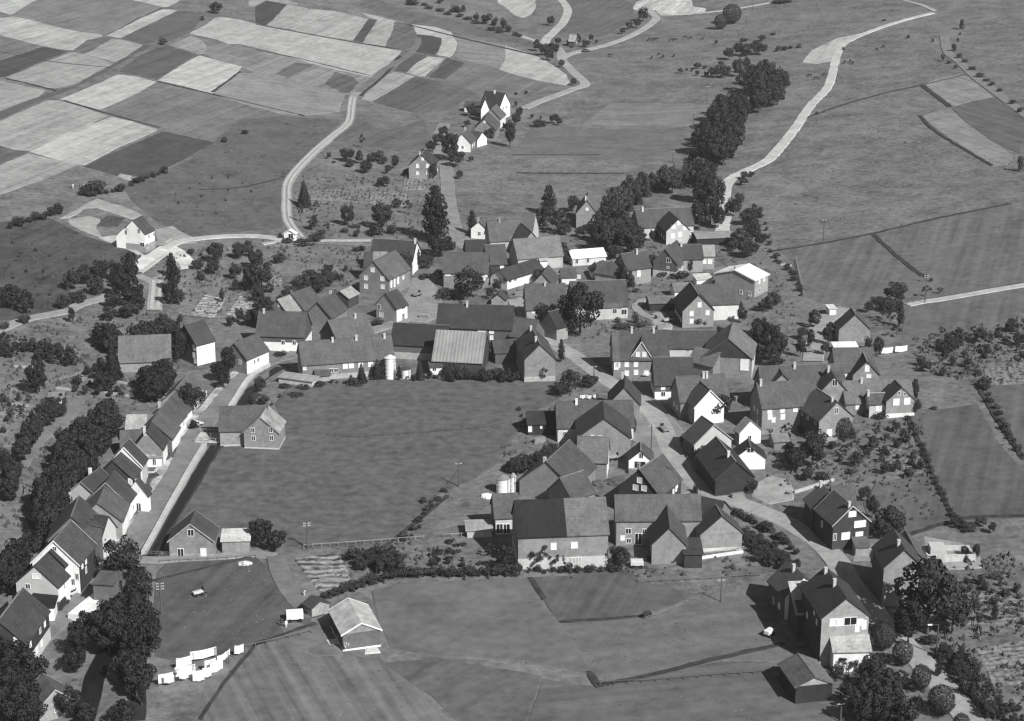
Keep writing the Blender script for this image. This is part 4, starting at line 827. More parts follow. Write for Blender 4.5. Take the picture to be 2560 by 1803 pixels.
# bridge slab from the road to the lone barn
a, b = G(510,1098), G(549,1100); c = (a+b)/2; root = tag(link('footbridge', None, None, c), 'short pale bridge over the stream from the road to the lone barn', 'bridge')
rz = math.atan2(b.y-a.y, b.x-a.x); m = MB(); m.box(-3.4, 3.4, -3.0, 3.0, .25, .6); m.build('deck', wallm(.45), root, None, rz)
for s in (-3.0, 2.85):
    m = MB()
    for k in range(5): m.box(-3.3+k*1.6, -3.2+k*1.6, s, s+.12, .6, 1.5)
    m.box(-3.4, 3.4, s, s+.1, 1.42, 1.5); m.build('railing', wallm(.3), root, None, rz)
# ------------------------------------------------------------ trees
def leafmat(a): return mat('foliage', a*1.55, .35, .5, .75, v2=.28, s2=.13, spec=.2)
BARK = mat('bark', .09, .2, 2)
def crown_mesh(seed, kind, n, size, alb):
    rnd = random.Random(seed); vs, fs, ns = [], [], []
    def leaf(c, s, nrm=None):
        o_ = Vector((c.x, c.y, (c.z-.5)*1.1))
        if o_.length > 1e-4: o_.normalize()
        nn = ((nrm if nrm is not None else o_)*1.0 + o_*.55 + Vector((rnd.gauss(0,.5), rnd.gauss(0,.5), rnd.gauss(0,.5)+.1))).normalized(); ns.extend([tuple(nn)]*4)
        a = Vector((rnd.gauss(0, 1), rnd.gauss(0, 1), rnd.gauss(0, 1)))
        if nrm is not None: a = a*(.3 if kind == 'ball' else .6) + nrm*1.2
        a.normalize(); t = a.orthogonal().normalized(); t.rotate(Matrix.Rotation(rnd.uniform(0, 6.28), 3, a)); b = a.cross(t)
        k = len(vs); s1 = s*rnd.uniform(.6, 1.4); s2 = s*rnd.uniform(.6, 1.2)
        for i, j in ((-1, -.5), (.1, -1), (1, .4), (-.2, 1)): vs.append(tuple(c+t*s1*i+b*s2*j))
        fs.append((k, k+1, k+2, k+3))
    if kind == 'round':
        cl = []
        for i in range(26):
            z = rnd.uniform(-.85, 1); r = math.sqrt(max(0, 1-z*z))*rnd.uniform(.55, .8); a = i*2.4+rnd.uniform(-.5, .5)
            cl.append((Vector((r*math.cos(a)*.5, r*math.sin(a)*.5, .58+z*.33)), rnd.uniform(.10, .18)))
        cl += [(Vector((0, 0, .55)), .30), (Vector((.05, 0, .7)), .2)]
        for i in range(n):
            c, r = rnd.choice(cl); d = Vector((rnd.gauss(0, 1), rnd.gauss(0, 1), rnd.gauss(0, 1))).normalized()
            leaf(c+Vector((d.x*r, d.y*r, d.z*r*.8))*rnd.uniform(.75, 1.08), size, d)
    elif kind == 'ball':      # clipped, very regular round crown
        for i in range(n):
            d = Vector((rnd.gauss(0, 1), rnd.gauss(0, 1), rnd.gauss(0, 1))).normalized(); r = rnd.uniform(.86, 1.0)
            r *= 1+.05*math.sin(d.x*7+seed)*math.sin(d.y*6)*math.sin(d.z*5)
            leaf(Vector((d.x*.5*r, d.y*.5*r, .5+d.z*.47*r)), size, d)
    elif kind == 'tall':      # poplar / tall oval, slightly ragged
        cl = []
        for i in range(24):
            z = i/23; r = .34*math.sin(math.pi*min(1, .22+z*.8))*rnd.uniform(.7, 1); a = i*2.4
            cl.append((Vector((r*math.cos(a), r*math.sin(a), .14+z*.8)), rnd.uniform(.10, .16)))
        cl += [(Vector((0, 0, .2+.1*i)), .2*math.sin(math.pi*(.25+.1*i))) for i in range(7)]
        for i in range(n):
            c, r = rnd.choice(cl); d = Vector((rnd.gauss(0, 1), rnd.gauss(0, 1), rnd.gauss(0, 1))).normalized()
            leaf(c+Vector((d.x*r*1.2, d.y*r*1.2, d.z*r*.6))*rnd.uniform(.75, 1.08), size, d)
    elif kind == 'cone':      # spruce
        for i in range(n):
            z = 1-math.sqrt(rnd.random()); tier = z*13; sag = tier-int(tier)
            R_ = .46*(1-z)**.85*(1-.32*sag)+.02; a = rnd.uniform(0, 6.28); R_ *= .82+.3*abs(math.sin(a*4.5+int(tier)*1.3)); r = R_*math.sqrt(rnd.uniform(.45, 1))
            d = Vector((math.cos(a), math.sin(a), .35)).normalized()
            leaf(Vector((r*math.cos(a), r*math.sin(a), .05+.95*z-.05*r)), size*(1.2-z*.5), d)
    elif kind == 'airy':      # orchard tree, gaps between the limbs
        cl = []
        for i in range(13):
            z = rnd.uniform(-.5, 1); r = rnd.uniform(.45, .95)*math.sqrt(max(.1, 1-z*z)); a = i*2.4+rnd.uniform(-.6, .6)
            cl.append((Vector((r*math.cos(a)*.5, r*math.sin(a)*.5, .62+z*.3)), rnd.uniform(.09, .16)))
        for i in range(n):
            c, r = rnd.choice(cl); d = Vector((rnd.gauss(0, 1), rnd.gauss(0, 1), rnd.gauss(0, 1))).normalized()
            leaf(c+Vector((d.x*r, d.y*r, d.z*r*.7))*rnd.uniform(.3, 1.1), size, d)
    else:                     # bush
        cl = []
        for i in range(9):
            a = i*2.4; r = rnd.uniform(.1, .34); cl.append((Vector((r*math.cos(a), r*math.sin(a), rnd.uniform(.2, .72))), rnd.uniform(.16, .25)))
        for i in range(n):
            c, r = rnd.choice(cl); d = Vector((rnd.gauss(0, 1), rnd.gauss(0, 1), rnd.gauss(0, 1))).normalized()
            p = c+d*r*rnd.uniform(.8, 1.05); p.z = max(p.z, 0.0); leaf(p, size, d)
    me = bpy.data.meshes.new('crown'); me.from_pydata(vs, [], fs); me.shade_smooth(); me.normals_split_custom_set_from_vertices(ns); me.materials.append(leafmat(alb)); return me
def trunk_mesh(seed, kind):
    rnd = random.Random(seed); m = MB(); top = {'round': .62, 'ball': .5, 'tall': .8, 'cone': .93, 'airy': .6}.get(kind, .3)
    r = .028 if kind != 'cone' else .022
    m.cyl(0, 0, -.08, top*.5, r*1.25, r*.85, 7); m.cyl(0, 0, top*.5, top, r*.85, r*.25, 7)
    if kind != 'cone':
        for i in range(6):
            a = i*2.4+rnd.uniform(-.3, .3); z = rnd.uniform(.25, .45)
            l = rnd.uniform(.2, .34); m.cyl(0, 0, z, z+rnd.uniform(.12, .3), r*.5, r*.15, 5, ax=(math.cos(a)*l, math.sin(a)*l))
    return m.mesh('trunk', [BARK])
LIB = {}
def lib(kind, alb):
    key = (kind, alb)
    if key not in LIB:
        n, s, c = {'round': (3000, .027, 5), 'ball': (3000, .024, 2), 'tall': (2800, .026, 3), 'cone': (3200, .026, 2), 'airy': (1300, .027, 4), 'bush': (650, .05, 5)}[kind]
        LIB[key] = [(crown_mesh(i*7+hash(kind) % 1 + 11, kind, n, s, alb), trunk_mesh(i+3, kind)) for i in range(c)]
    return LIB[key]
TN = {'round': ('leafy_tree', 'tree'), 'ball': ('round_tree', 'tree'), 'tall': ('slender_tree', 'tree'), 'cone': ('spruce_tree', 'tree'), 'airy': ('orchard_tree', 'tree'), 'bush': ('shrub', 'shrub')}
PEND = []     # trees waiting for labels, by group
rt = random.Random(77)
def plant(kind, p, hm, dm, alb, group, label=None):
    for bx, by, br in BUILT:
        dx, dy = p.x-bx, p.y-by; d = math.hypot(dx, dy); lim = br*.72+dm*.12
        if d < lim and d > 1e-3 and label is None: p = Vector((bx+dx/d*lim, by+dy/d*lim, 0))
    cm, tm = rt.choice(lib(kind, alb)); nm, cat = TN[kind]
    root = link(nm, None, None, (p.x, p.y, T(p.x, p.y))); root.rotation_euler = (0, 0, rt.uniform(0, 6.28))
    c = link('crown' if kind != 'bush' else 'foliage', cm, root); c.scale = (dm, dm*rt.uniform(.9, 1.1), hm)
    t = link('trunk' if kind != 'bush' else 'stem', tm, root); t.scale = (hm*.75, hm*.75, hm)
    if kind == 'bush': t.scale = (dm*.8, dm*.8, hm)
    tag(root, label, cat, group); PEND.append((root, kind, hm, group, label)); return root
def tree(px, py, wpx, hpx, kind='round', alb=.032, group=None, label=None):
    """px, py: middle of the crown in the photo; wpx, hpx: how wide and how tall the whole tree looks"""
    g = G(px, py+hpx*.45); S = FOC/((g.y)*CT + CAMH*ST - g.z*ST)
    hm = hpx/(S*.93); dm = wpx/S
    return plant(kind, g, hm, dm, alb, group, label)
def fill(poly, n, hr, group, kinds=('round',), alb=.032, dr=(.75, .95), gap=1.0):
    """n trees of a stand whose crowns fill the outline"""
    xs = [p[0] for p in poly]; ys = [p[1] for p in poly]; pts = []
    def inside(x, y):
        c = False; j = len(poly)-1
        for i in range(len(poly)):
            if (poly[i][1] > y) != (poly[j][1] > y) and x < (poly[j][0]-poly[i][0])*(y-poly[i][1])/(poly[j][1]-poly[i][1])+poly[i][0]: c = not c
            j = i
        return c
    def edge(x, y):
        d = 1e9
        for i in range(len(poly)):
            (x0, y0), (x1, y1) = poly[i], poly[i-1]; L = (x1-x0)**2+(y1-y0)**2; t = max(0, min(1, ((x-x0)*(x1-x0)+(y-y0)*(y1-y0))/max(L, 1e-6))); d = min(d, math.hypot(x-x0-t*(x1-x0), y-y0-t*(y1-y0)))
        return d
    cy_ = sum(ys)/len(ys); S_ = (.3173+.948*(cy_-901)/5000)*30.3; rpx = sum(hr)/2*sum(dr)/4*S_; cand = []; tries = 0
    while len(cand) < n*14:
        x, y = rt.uniform(min(xs), max(xs)), rt.uniform(min(ys), max(ys)); tries += 1
        if inside(x, y) and edge(x, y) > rpx*max(0, .75-tries/(n*500)): cand.append((x, y))
    pts = [cand[0]]
    while len(pts) < n:      # farthest-point choice keeps them evenly but irregularly spread
        best = max(rt.sample(cand, min(len(cand), 50)), key=lambda c: min((c[0]-q[0])**2+((c[1]-q[1])*1.9)**2 for q in pts)); pts.append(best)
    for x, y in pts:
        h = rt.uniform(*hr); g = G(x, y, h*.55); k = rt.choice(kinds)
        d = h*rt.uniform(*dr)*(.55 if k == 'cone' else .7 if k == 'tall' else 1)
        plant(k, g, h, d, alb, group)
def hedge(line, n, hr, group, alb=.036, jit=3, wd=(1.0, 1.6)):
    L = [math.dist(line[i], line[i+1]) for i in range(len(line)-1)]; tot = sum(L)
    for k in range(n):
        s = (k+.5)/n*tot; i = 0
        while s > L[i] and i < len(L)-1: s -= L[i]; i += 1
        t = s/L[i]; x = line[i][0]+(line[i+1][0]-line[i][0])*t+rt.uniform(-jit, jit); y = line[i][1]+(line[i+1][1]-line[i][1])*t+rt.uniform(-jit, jit)*.5
        h = rt.uniform(*hr); plant('bush', G(x, y), h, h*rt.uniform(*wd), alb, group)
g1 = 'trees of the dark belt beside the stream at the upper right'
fill([(1807,231),(1771,273),(1762,307),(1732,330),(1725,352),(1748,371),(1740,387),(1782,412),(1824,396),(1854,348),(1876,301),(1874,265),(1868,237)], 30, (8.5,12), g1, ('round','round','tall'), .026)
fill([(1835,209),(1851,178),(1904,156),(1920,140),(1942,173),(1980,184),(1985,206),(1971,237),(1920,262),(1874,272),(1885,240)], 19, (8,11), g1, ('round',), .030)
tree(1741,350,34,40,'round',.028,g1); tree(1738,388,40,30,'bush',.028,g1); tree(1764,330,40,60,'round',.026,g1)
g2 = 'young trees of the lighter belt on the bank behind the tall narrow house'
fill([(1492,505),(1560,460),(1625,430),(1700,412),(1745,402),(1790,425),(1755,450),(1690,462),(1620,480),(1590,512),(1510,540)], 36, (6,9), g2, ('round','round','cone','airy'), .048)
g3 = 'row of small trees along the upper valley ditch'
for x, y, w_, h_ in ((1701,178,16,13),(1717,175,8,8),(1743,184,14,13),(1744,165,22,16),(1785,182,34,26),(1812,180,30,34),(1843,172,32,44),(1866,166,24,38),(1730,176,10,7),(1765,186,16,12),(1762,168,14,8)): tree(x, y, w_, h_, 'round', .04, g3)
g4 = 'trees and bushes in the small upper valley clump'
for x, y, w_, h_ in ((1822,136,32,30),(1846,124,28,32),(1866,128,34,30),(1888,122,36,34),(1905,124,28,30),(1790,107,10,12),(1802,160,20,12),(1860,100,24,8),(1905,96,22,16)): tree(x, y, w_, h_, 'round', .042, g4)
tree(1829, 38, 46, 48, 'ball', .034, None, 'large round tree standing beside a smaller one in the far valley')
tree(1801, 57, 34, 36, 'ball', .036, None, 'smaller round tree leaning on the large one in the far valley')
g5 = 'roadside trees below the bright quarry'
for x, y, w_, h_ in ((1608,38,28,36),(1593,60,22,22),(1573,65,22,18),(1556,79,16,15)): tree(x, y, w_, h_, 'round', .032, g5)
g6 = 'trees round the far road junction'
for x, y, w_, h_ in ((1343,116,24,28),(1360,126,24,30),(1384,124,34,36),(1374,140,26,26),(1395,104,18,20),(1420,108,10,16),(1445,100,20,26),(1464,110,26,18),(1491,105,9,12),(1404,160,18,18),(1377,54,20,24),(1478,96,14,20),(1434,206,20,18),(1429,118,10,5)): tree(x, y, w_, h_, 'round', .030, g6)
g7 = 'bushes of the long far hedge at the top of the photo'
for x, y, w_, h_ in ((1030,6,44,16),(1060,10,20,10),(1074,18,26,10),(1100,24,30,10),(1140,22,34,20),(1158,22,14,18),(1120,33,26,9),(1150,38,26,10),(1190,44,20,20),(1215,48,34,28),(1235,54,20,22),(1258,60,22,28),(1270,72,22,18),(1190,55,26,10),(1230,72,30,12),(1100,2,22,14),(1290,84,20,12),(1300,88,20,10),(1170,45,26,10),(1250,78,24,12)): tree(x, y, w_, h_, 'bush', .028, g7)
tree(540, 22, 32, 28, 'round', .025, None, 'dark double-headed tree between the fields at the top left'); tree(506, 46, 12, 12, 'bush', .04, None, 'small bush just below the dark double-headed tree')
tree(408, 104, 28, 18, 'bush', .05, None, 'broad low bush on the field track at the top left')
tree(561, 350, 16, 14, 'ball', .03, None, 'lower of two round bushes on the bank under the dark field'); tree(612, 330, 20, 14, 'bush', .03, None, 'upper of two round bushes on the bank under the dark field')
for x, y in ((310, 210), (1710, 330), (150, 215)): pass

# hamlet and upper lane
g8 = 'trees round the upper hamlet'
for x, y, w_, h_ in ((1108,330,26,30),(1095,350,30,34),(1078,368,28,28),(1128,372,50,70),(1140,398,44,44),(1178,276,26,34),(1215,262,20,26),(1262,265,20,16),(1222,340,30,40),(1275,340,30,64),(1298,282,18,30),(1330,292,12,14),(1352,295,8,10),(1345,310,30,18),(1385,298,26,26),(1398,306,18,18),(1360,310,22,14),(1290,300,26,30),(1262,318,16,22),(1178,398,14,14),(1085,430,22,46),(1150,438,20,22),(1168,310,18,20),(1015,432,14,16),(1290,262,10,14),(1315,232,10,10),(1290,235,10,8)): tree(x, y, w_, h_, 'round', .028, g8)
g9 = 'orchard trees on the slope west of the upper lane'
for x, y, w_, h_, k in ((822,390,14,18,'round'),(868,388,38,36,'round'),(875,408,30,20,'bush'),(905,355,16,34,'airy'),(898,395,24,30,'round'),(925,398,20,22,'round'),(945,392,36,28,'round'),(960,402,22,20,'round'),(915,420,36,30,'round'),(988,408,22,34,'round'),(970,425,20,22,'round'),(958,455,34,28,'round'),(835,405,14,5,'bush'),(992,510,28,24,'round'),(870,540,40,56,'round'),(862,575,24,14,'bush'),(888,565,36,8,'bush'),(955,545,60,64,'round'),(940,575,50,30,'bush'),(980,572,32,30,'bush'),(784,560,26,36,'round'),(800,588,34,22,'bush'),(818,570,22,26,'airy'),(890,582,20,22,'bush'),(1020,520,24,36,'airy'),(720,590,1,1,None)):
    if k: tree(x, y, w_, h_, k, .032, g9)
tree(761, 487, 44, 66, 'cone', .026, None, 'dark spruce beside the bend of the white field track')
tree(752, 535, 20, 46, 'airy', .045, g9); tree(790, 515, 16, 30, 'airy', .045, g9)
tree(1089, 545, 86, 132, 'tall', .018, None, 'very large dark pointed tree at the end of the village lane'); tree(1100, 615, 66, 60, 'round', .024, None, 'dark leafy tree at the foot of the very large pointed tree')
tree(1372, 506, 46, 70, 'tall', .024, None, 'tall dark tree rising left of the tall narrow house'); tree(1362, 545, 56, 50, 'round', .026, None, 'broad dark tree at the foot of the tall dark tree'); tree(1400, 560, 56, 56, 'round', .032, None, 'wide tree in front of the tall narrow house, pale wall behind'); tree(1433, 512, 34, 40, 'round', .03, None, 'bushy tree between the tall dark tree and the narrow house')
tree(1180, 560, 30, 58, 'tall', .022, None, 'dark upright bush beside the small white-gabled house'); tree(1130, 612, 24, 30, 'bush', .03, None, 'round bush at the lane fork near the large pointed tree')
g10 = 'trees between the upper lane houses and the balcony house'
fill([(1490,520),(1540,505),(1580,545),(1620,590),(1610,625),(1560,620),(1500,610),(1470,590),(1470,570)], 17, (6,9), g10, ('round',), .034)
tree(1505,665,30,26,'round',.026,g10); tree(1535,632,50,34,'round',.024,g10); tree(1530,540,70,70,'round',.036,g10)
g11 = 'large dark trees beside the upper bridge'
for x, y, w_, h_ in ((1752,470,60,84),(1775,520,74,96),(1748,545,54,70),(1790,478,50,60),(1765,440,56,70),(1795,548,40,50)): tree(x, y, w_, h_, 'round', .022, g11)
g12 = 'trees on the bank right of the upper bridge'
for x, y, w_, h_ in ((1835,520,40,48),(1848,500,30,30),(1870,545,46,40),(1880,580,52,60),(1850,600,50,46),(1900,600,36,40),(1868,625,60,40),(1890,540,30,40),(1820,450+74,26,30),(1830,618,30,26),(1885,517,14,14),(1860,440,26,20),(1878,436,20,14),(1858,455,26,18)): tree(x, y, w_, h_, 'round', .030, g12)
tree(1450, 782, 112, 128, 'round', .02, None, 'great round dark tree in the middle of the village'); tree(1365, 795, 62, 72, 'round', .03, None, 'smaller tree at the left foot of the great round tree'); tree(1412, 806, 50, 60, 'round', .022, None, 'dark tree leaning out under the great round tree')
tree(1170, 715, 80, 78, 'round', .026, None, 'broad dark tree in front of the mid grey farmhouse'); tree(1215, 690, 34, 50, 'round', .03, None, 'bushy tree against the windowed right gable of the farmhouse'); tree(1120, 735, 60, 24, 'bush', .04, None, 'low planted bed on the lawn of the open square')
g13 = 'bushes and small trees of the inner courtyard'
for x, y, w_, h_, k in ((1375,640,60,44,'round'),(1400,635,44,54,'round'),(1345,632,24,20,'round'),(1350,628,30,26,'round'),(1320,690,50,36,'round'),(1243,715,26,34,'round'),(1262,735,20,20,'bush'),(1225,735,24,30,'round'),(1495,685,30,20,'bush'),(1560,690,40,50,'round'),(1575,710,30,50,'round'),(1545,672,30,24,'bush'),(1648,660,26,50,'round'),(1660,685,34,16,'bush'),(1700,688,60,18,'bush'),(1725,660,16,30,'round'),(1590,725,24,12,'bush'),(1272,620,1,1,None),(1415,575,30,30,'round'),(1450,582,30,26,'round'),(1640,615-30,16,26,'bush'),(1630,590,16,30,'round'),(1100,680,40,14,'bush'),(1060,690,40,16,'bush'),(1740,800,26,24,'bush'),(1760,808,24,18,'bush'),(1640,792,12,14,'bush'),(1560,815,60,12,'bush'),(1600,812,50,10,'bush'),(1545,800,20,14,'bush'),(1590,795,20,30,'bush')):
    if k: tree(x, y, w_, h_, k, .032, g13)
g14 = 'trees behind the three-window house and along its garden'
for x, y, w_, h_ in ((1840,770,34,40),(1905,700,18,30),(1930,757,44,46),(1910,765,34,30),(1855,790,28,40),(1800,828,20,26),(1895,852,60,70),(1925,850,60,76),(1945,870,50,70),(1925,890,60,50),(1900,820,46,50),(1945,905,34,30),(2035,800,34,44),(2025,850,22,50),(2005,835,30,30),(2000,870,24,50),(2062,872,26,36),(2068,840,26,50),(2075,826,30,34)): tree(x, y, w_, h_, 'round', .026, g14)
g15 = 'trees around the lane house on the upper right'
for x, y, w_, h_, k in ((2239,735,64,54,'round'),(2232,765,60,30,'round'),(2172,768,26,30,'round'),(2195,760,30,34,'round'),(2250,790,26,60,'tall'),(2225,800,26,40,'airy'),(2195,870,30,50,'round'),(2170,855,26,40,'bush'),(2215,785,40,40,'airy'),(2240,830,34,30,'airy'),(2327,700,14,10,'bush'),(2315,730,26,30,'airy'),(2350,728,20,16,'airy'),(2310,695,10,24,'airy')): tree(x, y, w_, h_, k, .032, g15)
g16 = 'garden bushes and fruit trees along the right edge'
fill([(2290,860),(2360,815),(2450,815),(2520,800),(2570,780),(2570,900),(2480,880),(2440,930),(2330,935),(2290,905)], 36, (2,3.4), g16, ('round','airy','bush'), .034)
hedge([(2440,930),(2455,965),(2475,1000),(2500,1050),(2550,1130)], 12, (1.2,2.4), g16)
for x, y, w_, h_ in ((2465,955,26,30),(2375,865,44,34),(2395,845,34,30),(2450,840,36,36),(2530,815,40,32),(2545,850,32,36)): tree(x, y, w_, h_, 'round', .026, g16)
g17 = 'bushes in the gardens in front of the right-hand houses'
fill([(1960,1060),(2040,1060),(2100,1075),(2260,1050),(2300,1120),(2320,1180),(2230,1195),(2190,1150),(2080,1170),(2010,1200),(1960,1150)], 40, (1.6,3.6), g17, ('bush','round','airy'), .032)
for x, y, w_, h_, k in ((2107,1072,46,56,'ball'),(2030,1125,70,96,'round'),(1990,1150,60,60,'round'),(1975,1130,40,40,'round'),(2055,1190,40,24,'bush'),(2125,1178,30,14,'bush'),(2215,1130,30,22,'bush'),(2235,1168,30,26,'bush'),(2300,1160,26,30,'bush'),(2290,1020,26,40,'round'),(2285,980,24,60,'round'),(2195,1030,50,16,'bush'),(2183,1010,16,30,'bush'),(1930,1065,30,26,'bush'),(2275,1005,20,30,'bush'),(2155,1005,16,20,'bush'),(2335,1020,22,8,'bush')): tree(x, y, w_, h_, k, .028, g17)
g18 = 'trees round the dark slate-clad house'
for x, y, w_, h_ in ((2160,1235,34,44),(2180,1270,34,60),(2225,1305,80,70),(2200,1325,60,50),(2240,1320,40,50),(2395,1305,40,30),(2450,1305,34,26),(2480,1320,24,30),(2420,1318,60,14)): tree(x, y, w_, h_, 'round', .030, g18)
hedge([(1835,1285),(1880,1308),(1925,1335),(1960,1360),(1995,1395)], 11, (1.4,2.4), g18, .03, 5)
fill([(1855,1305),(1905,1335),(1950,1365),(1995,1400),(2020,1425),(1965,1415),(1890,1405),(1855,1355)], 20, (2,3.2), 'dense bushes between the farm barns and the small white-gabled house', ('round',), .028)
tree(1789, 1050-35, 82, 70, 'round', .028, None, 'round street tree behind the mottled pale gable')
tree(1716, 1105, 40, 44, 'round', .02, None, 'dark tree in the shadow of the mottled gable barn'); tree(1745, 1130, 50, 40, 'bush', .022, None, 'low dark bush at the foot of the old sagging barn')
tree(1848, 1205, 34, 60, 'round', .03, None, 'bush in the black gable corner of the old sagging barn'); tree(1875, 1215, 40, 40, 'round', .034, None, 'leafy bush right of the old sagging barn'); tree(1738, 1222, 20, 26, 'bush', .026, None, 'lone dark bush on the street corner below the old barn')
tree(1582, 1062, 24, 44, 'tall', .028, None, 'narrow dark shrub against the long farmhouse wall')
# lower right
big = tree(2318, 1500, 176, 190, 'round', .026, None, 'huge broad tree right of the tall end house'); tree(2380, 1530, 110, 120, 'round', .028, None, 'large tree grown into the right side of the huge broad tree'); tree(2270, 1560, 90, 110, 'round', .02, None, 'dark tree at the lower left foot of the huge broad tree')
tree(2205, 1592, 62, 74, 'ball', .032, None, 'roundest topmost tree of the row along the lower right path'); tree(2254, 1634, 54, 66, 'ball', .032, None, 'second ball-shaped tree from the top of the path row'); tree(2301, 1694, 50, 66, 'ball', .032, None, 'third ball-shaped tree from the top of the path row'); tree(2351, 1752, 66, 80, 'ball', .030, None, 'fourth and largest ball-shaped tree of the path row'); tree(2402, 1808, 44, 50, 'ball', .03, None, 'last ball-shaped tree of the path row, cut by the bottom edge')
g19 = 'shrubs of the lower right gardens'
fill([(2150,1610),(2190,1640),(2220,1690),(2270,1740),(2300,1800),(2130,1810),(2120,1730),(2160,1690)], 22, (3,6), g19, ('round','airy','bush'), .03)
for x, y, w_, h_, k in ((2160,1612,50,60,'round'),(2120,1650,50,50,'airy'),(2185,1650,36,40,'bush'),(2095,1680,40,30,'bush'),(2150,1770,70,90,'round'),(2200,1760,80,90,'round'),(2250,1700,40,50,'airy'),(2280,1715,40,20,'bush'),(2165,1700,50,30,'bush'),(2280,1780,40,40,'bush'),(2345,1665,26,60,'tall'),(2325,1600,60,20,'bush')): tree(x, y, w_, h_, k, .026, g19)
g20 = 'rough bushes and bean rows right of the lower path'
fill([(2340,1590),(2420,1620),(2480,1700),(2560,1760),(2570,1810),(2500,1810),(2420,1740),(2360,1670)], 34, (1.6,3.6), g20, ('bush','airy','round'), .034)
fill([(2400,1430),(2560,1440),(2570,1560),(2440,1600),(2420,1520)], 26, (1.2,2.6), g20, ('bush','airy'), .04)
for x, y, w_, h_, k in ((2485,1530,24,50,'tall'),(2515,1482,34,16,'bush'),(2490,1440,44,12,'bush'),(2435,1452,30,10,'bush'),(2440,1380,24,40,'round'),(2410,1378,24,24,'round'),(2415,1395,14,24,'bush')): tree(x, y, w_, h_, k, .026, g20)
# bottom middle
g21 = 'bushes along the garden border above the lower meadow'
hedge([(800,1500),(880,1475),(960,1450),(1040,1440),(1120,1440),(1200,1440),(1290,1435)], 30, (1.6,2.6), g21, .034, 4)
fill([(860,1365),(960,1360),(1020,1370),(1010,1400),(1030,1435),(960,1430),(900,1420),(870,1400)], 26, (1.6,3.6), g21, ('bush','round'), .034)
fill([(1060,1400),(1120,1385),(1250,1400),(1270,1430),(1100,1430)], 10, (1.2,2.2), g21, ('bush',), .034)
tree(1133, 1378, 76, 52, 'airy', .03, None, 'spreading apple tree on the fenced lawn'); tree(1095, 1385, 34, 30, 'airy', .034, None, 'small fruit tree left of the spreading apple tree'); tree(1226, 1378, 34, 34, 'airy', .034, None, 'fruit tree at the right edge of the fenced lawn')
tree(1262, 1395, 50, 80, 'round', .026, None, 'dark tree at the left corner of the half-dark barn'); tree(1352, 1395, 62, 62, 'airy', .03, None, 'leafy fruit tree against the pale ground floor of the half-dark barn'); tree(1410, 1400, 24, 40, 'round', .022, None, 'small dark conical bush left of the four slot windows'); tree(1385, 1402, 34, 44, 'airy', .03, None, 'fruit tree between the leafy tree and the conical bush')
tree(1548, 1395, 54, 60, 'round', .026, None, 'bushy tree between the half-dark barn and the yard barn'); tree(1657, 1378, 42, 46, 'round', .03, None, 'round bush against the plain light cross gable'); tree(1715, 1378, 12, 22, 'bush', .02, None, 'small dark bush beside the plain light cross gable')
hedge([(1290,1432),(1350,1432),(1420,1430),(1480,1428),(1560,1428)], 13, (1.0,2.2), 'bushes in the gardens below the front barns', .03, 6)
hedge([(1600,1402),(1660,1402),(1720,1402)], 8, (1.0,1.8), 'bushes in the gardens below the front barns', .03, 4)
hedge([(1050,1260),(1080,1250),(1060,1290),(1050,1320),(1030,1345),(1000,1360),(1100,1240),(1120,1225)], 14, (.9,1.8), 'scrub along the ditch across the open meadow', .045, 6)
g22 = 'bushes in the garden strip left of the turned barn'
fill([(1255,1145),(1300,1140),(1345,1130),(1390,1100),(1400,1115),(1350,1165),(1300,1180),(1260,1165)], 22, (2,4), g22, ('bush','round'), .028)
hedge([(1290,1020),(1315,1060),(1340,1075),(1370,1085)], 6, (1,1.8), g22, .04)
tree(1425, 958, 50, 60, 'round', .03, None, 'leafy tree on the meadow corner beside the main street'); tree(1400, 975, 40, 36, 'round', .03, None, 'low tree left of the leafy one on the meadow corner'); tree(1475, 955, 50, 30, 'round', .034, None, 'bush behind the white washing near the street'); tree(1357, 935, 34, 36, 'round', .03, None, 'round bush under the tall light gable'); tree(1403, 880, 22, 56, 'tall', .026, None, 'narrow dark shrub right of the tall light gable')
g23 = 'bushes at the top edge of the open meadow'
fill([(1120,905),(1180,925),(1240,920),(1300,930),(1320,950),(1190,948),(1110,945),(1100,930)], 26, (2,3.6), g23, ('bush','round'), .028)
for x, y, w_, h_, k in ((890,925,34,50,'cone'),(920,920,40,48,'cone'),(1050,925,30,56,'cone'),(998,930,14,50,'bush'),(1035,945,16,20,'bush'),(955,930,22,36,'bush'),(1075,935,20,26,'bush'),(880,945,60,16,'bush'),(800,958,40,16,'bush'),(720,962,40,10,'bush'),(760,968,40,10,'bush'),(650,965,34,40,'round'),(660,1000,30,26,'round'),(630,1000,20,24,'bush'),(700,990,12,10,'bush'),(740,985,50,8,'bush'),(680,1010,10,10,'bush'),(1145,900,24,20,'bush')): tree(x, y, w_, h_, k, .026, g23)
hedge([(820,958),(880,952),(960,948),(1050,948),(1120,946)], 16, (.8,1.5), g23, .03)
tree(652, 1332, 60, 82, 'round', .024, None, 'dark tree beside the little shed at the footpath end'); tree(690, 1352, 54, 60, 'round', .026, None, 'lower tree right of the dark tree at the footpath end')
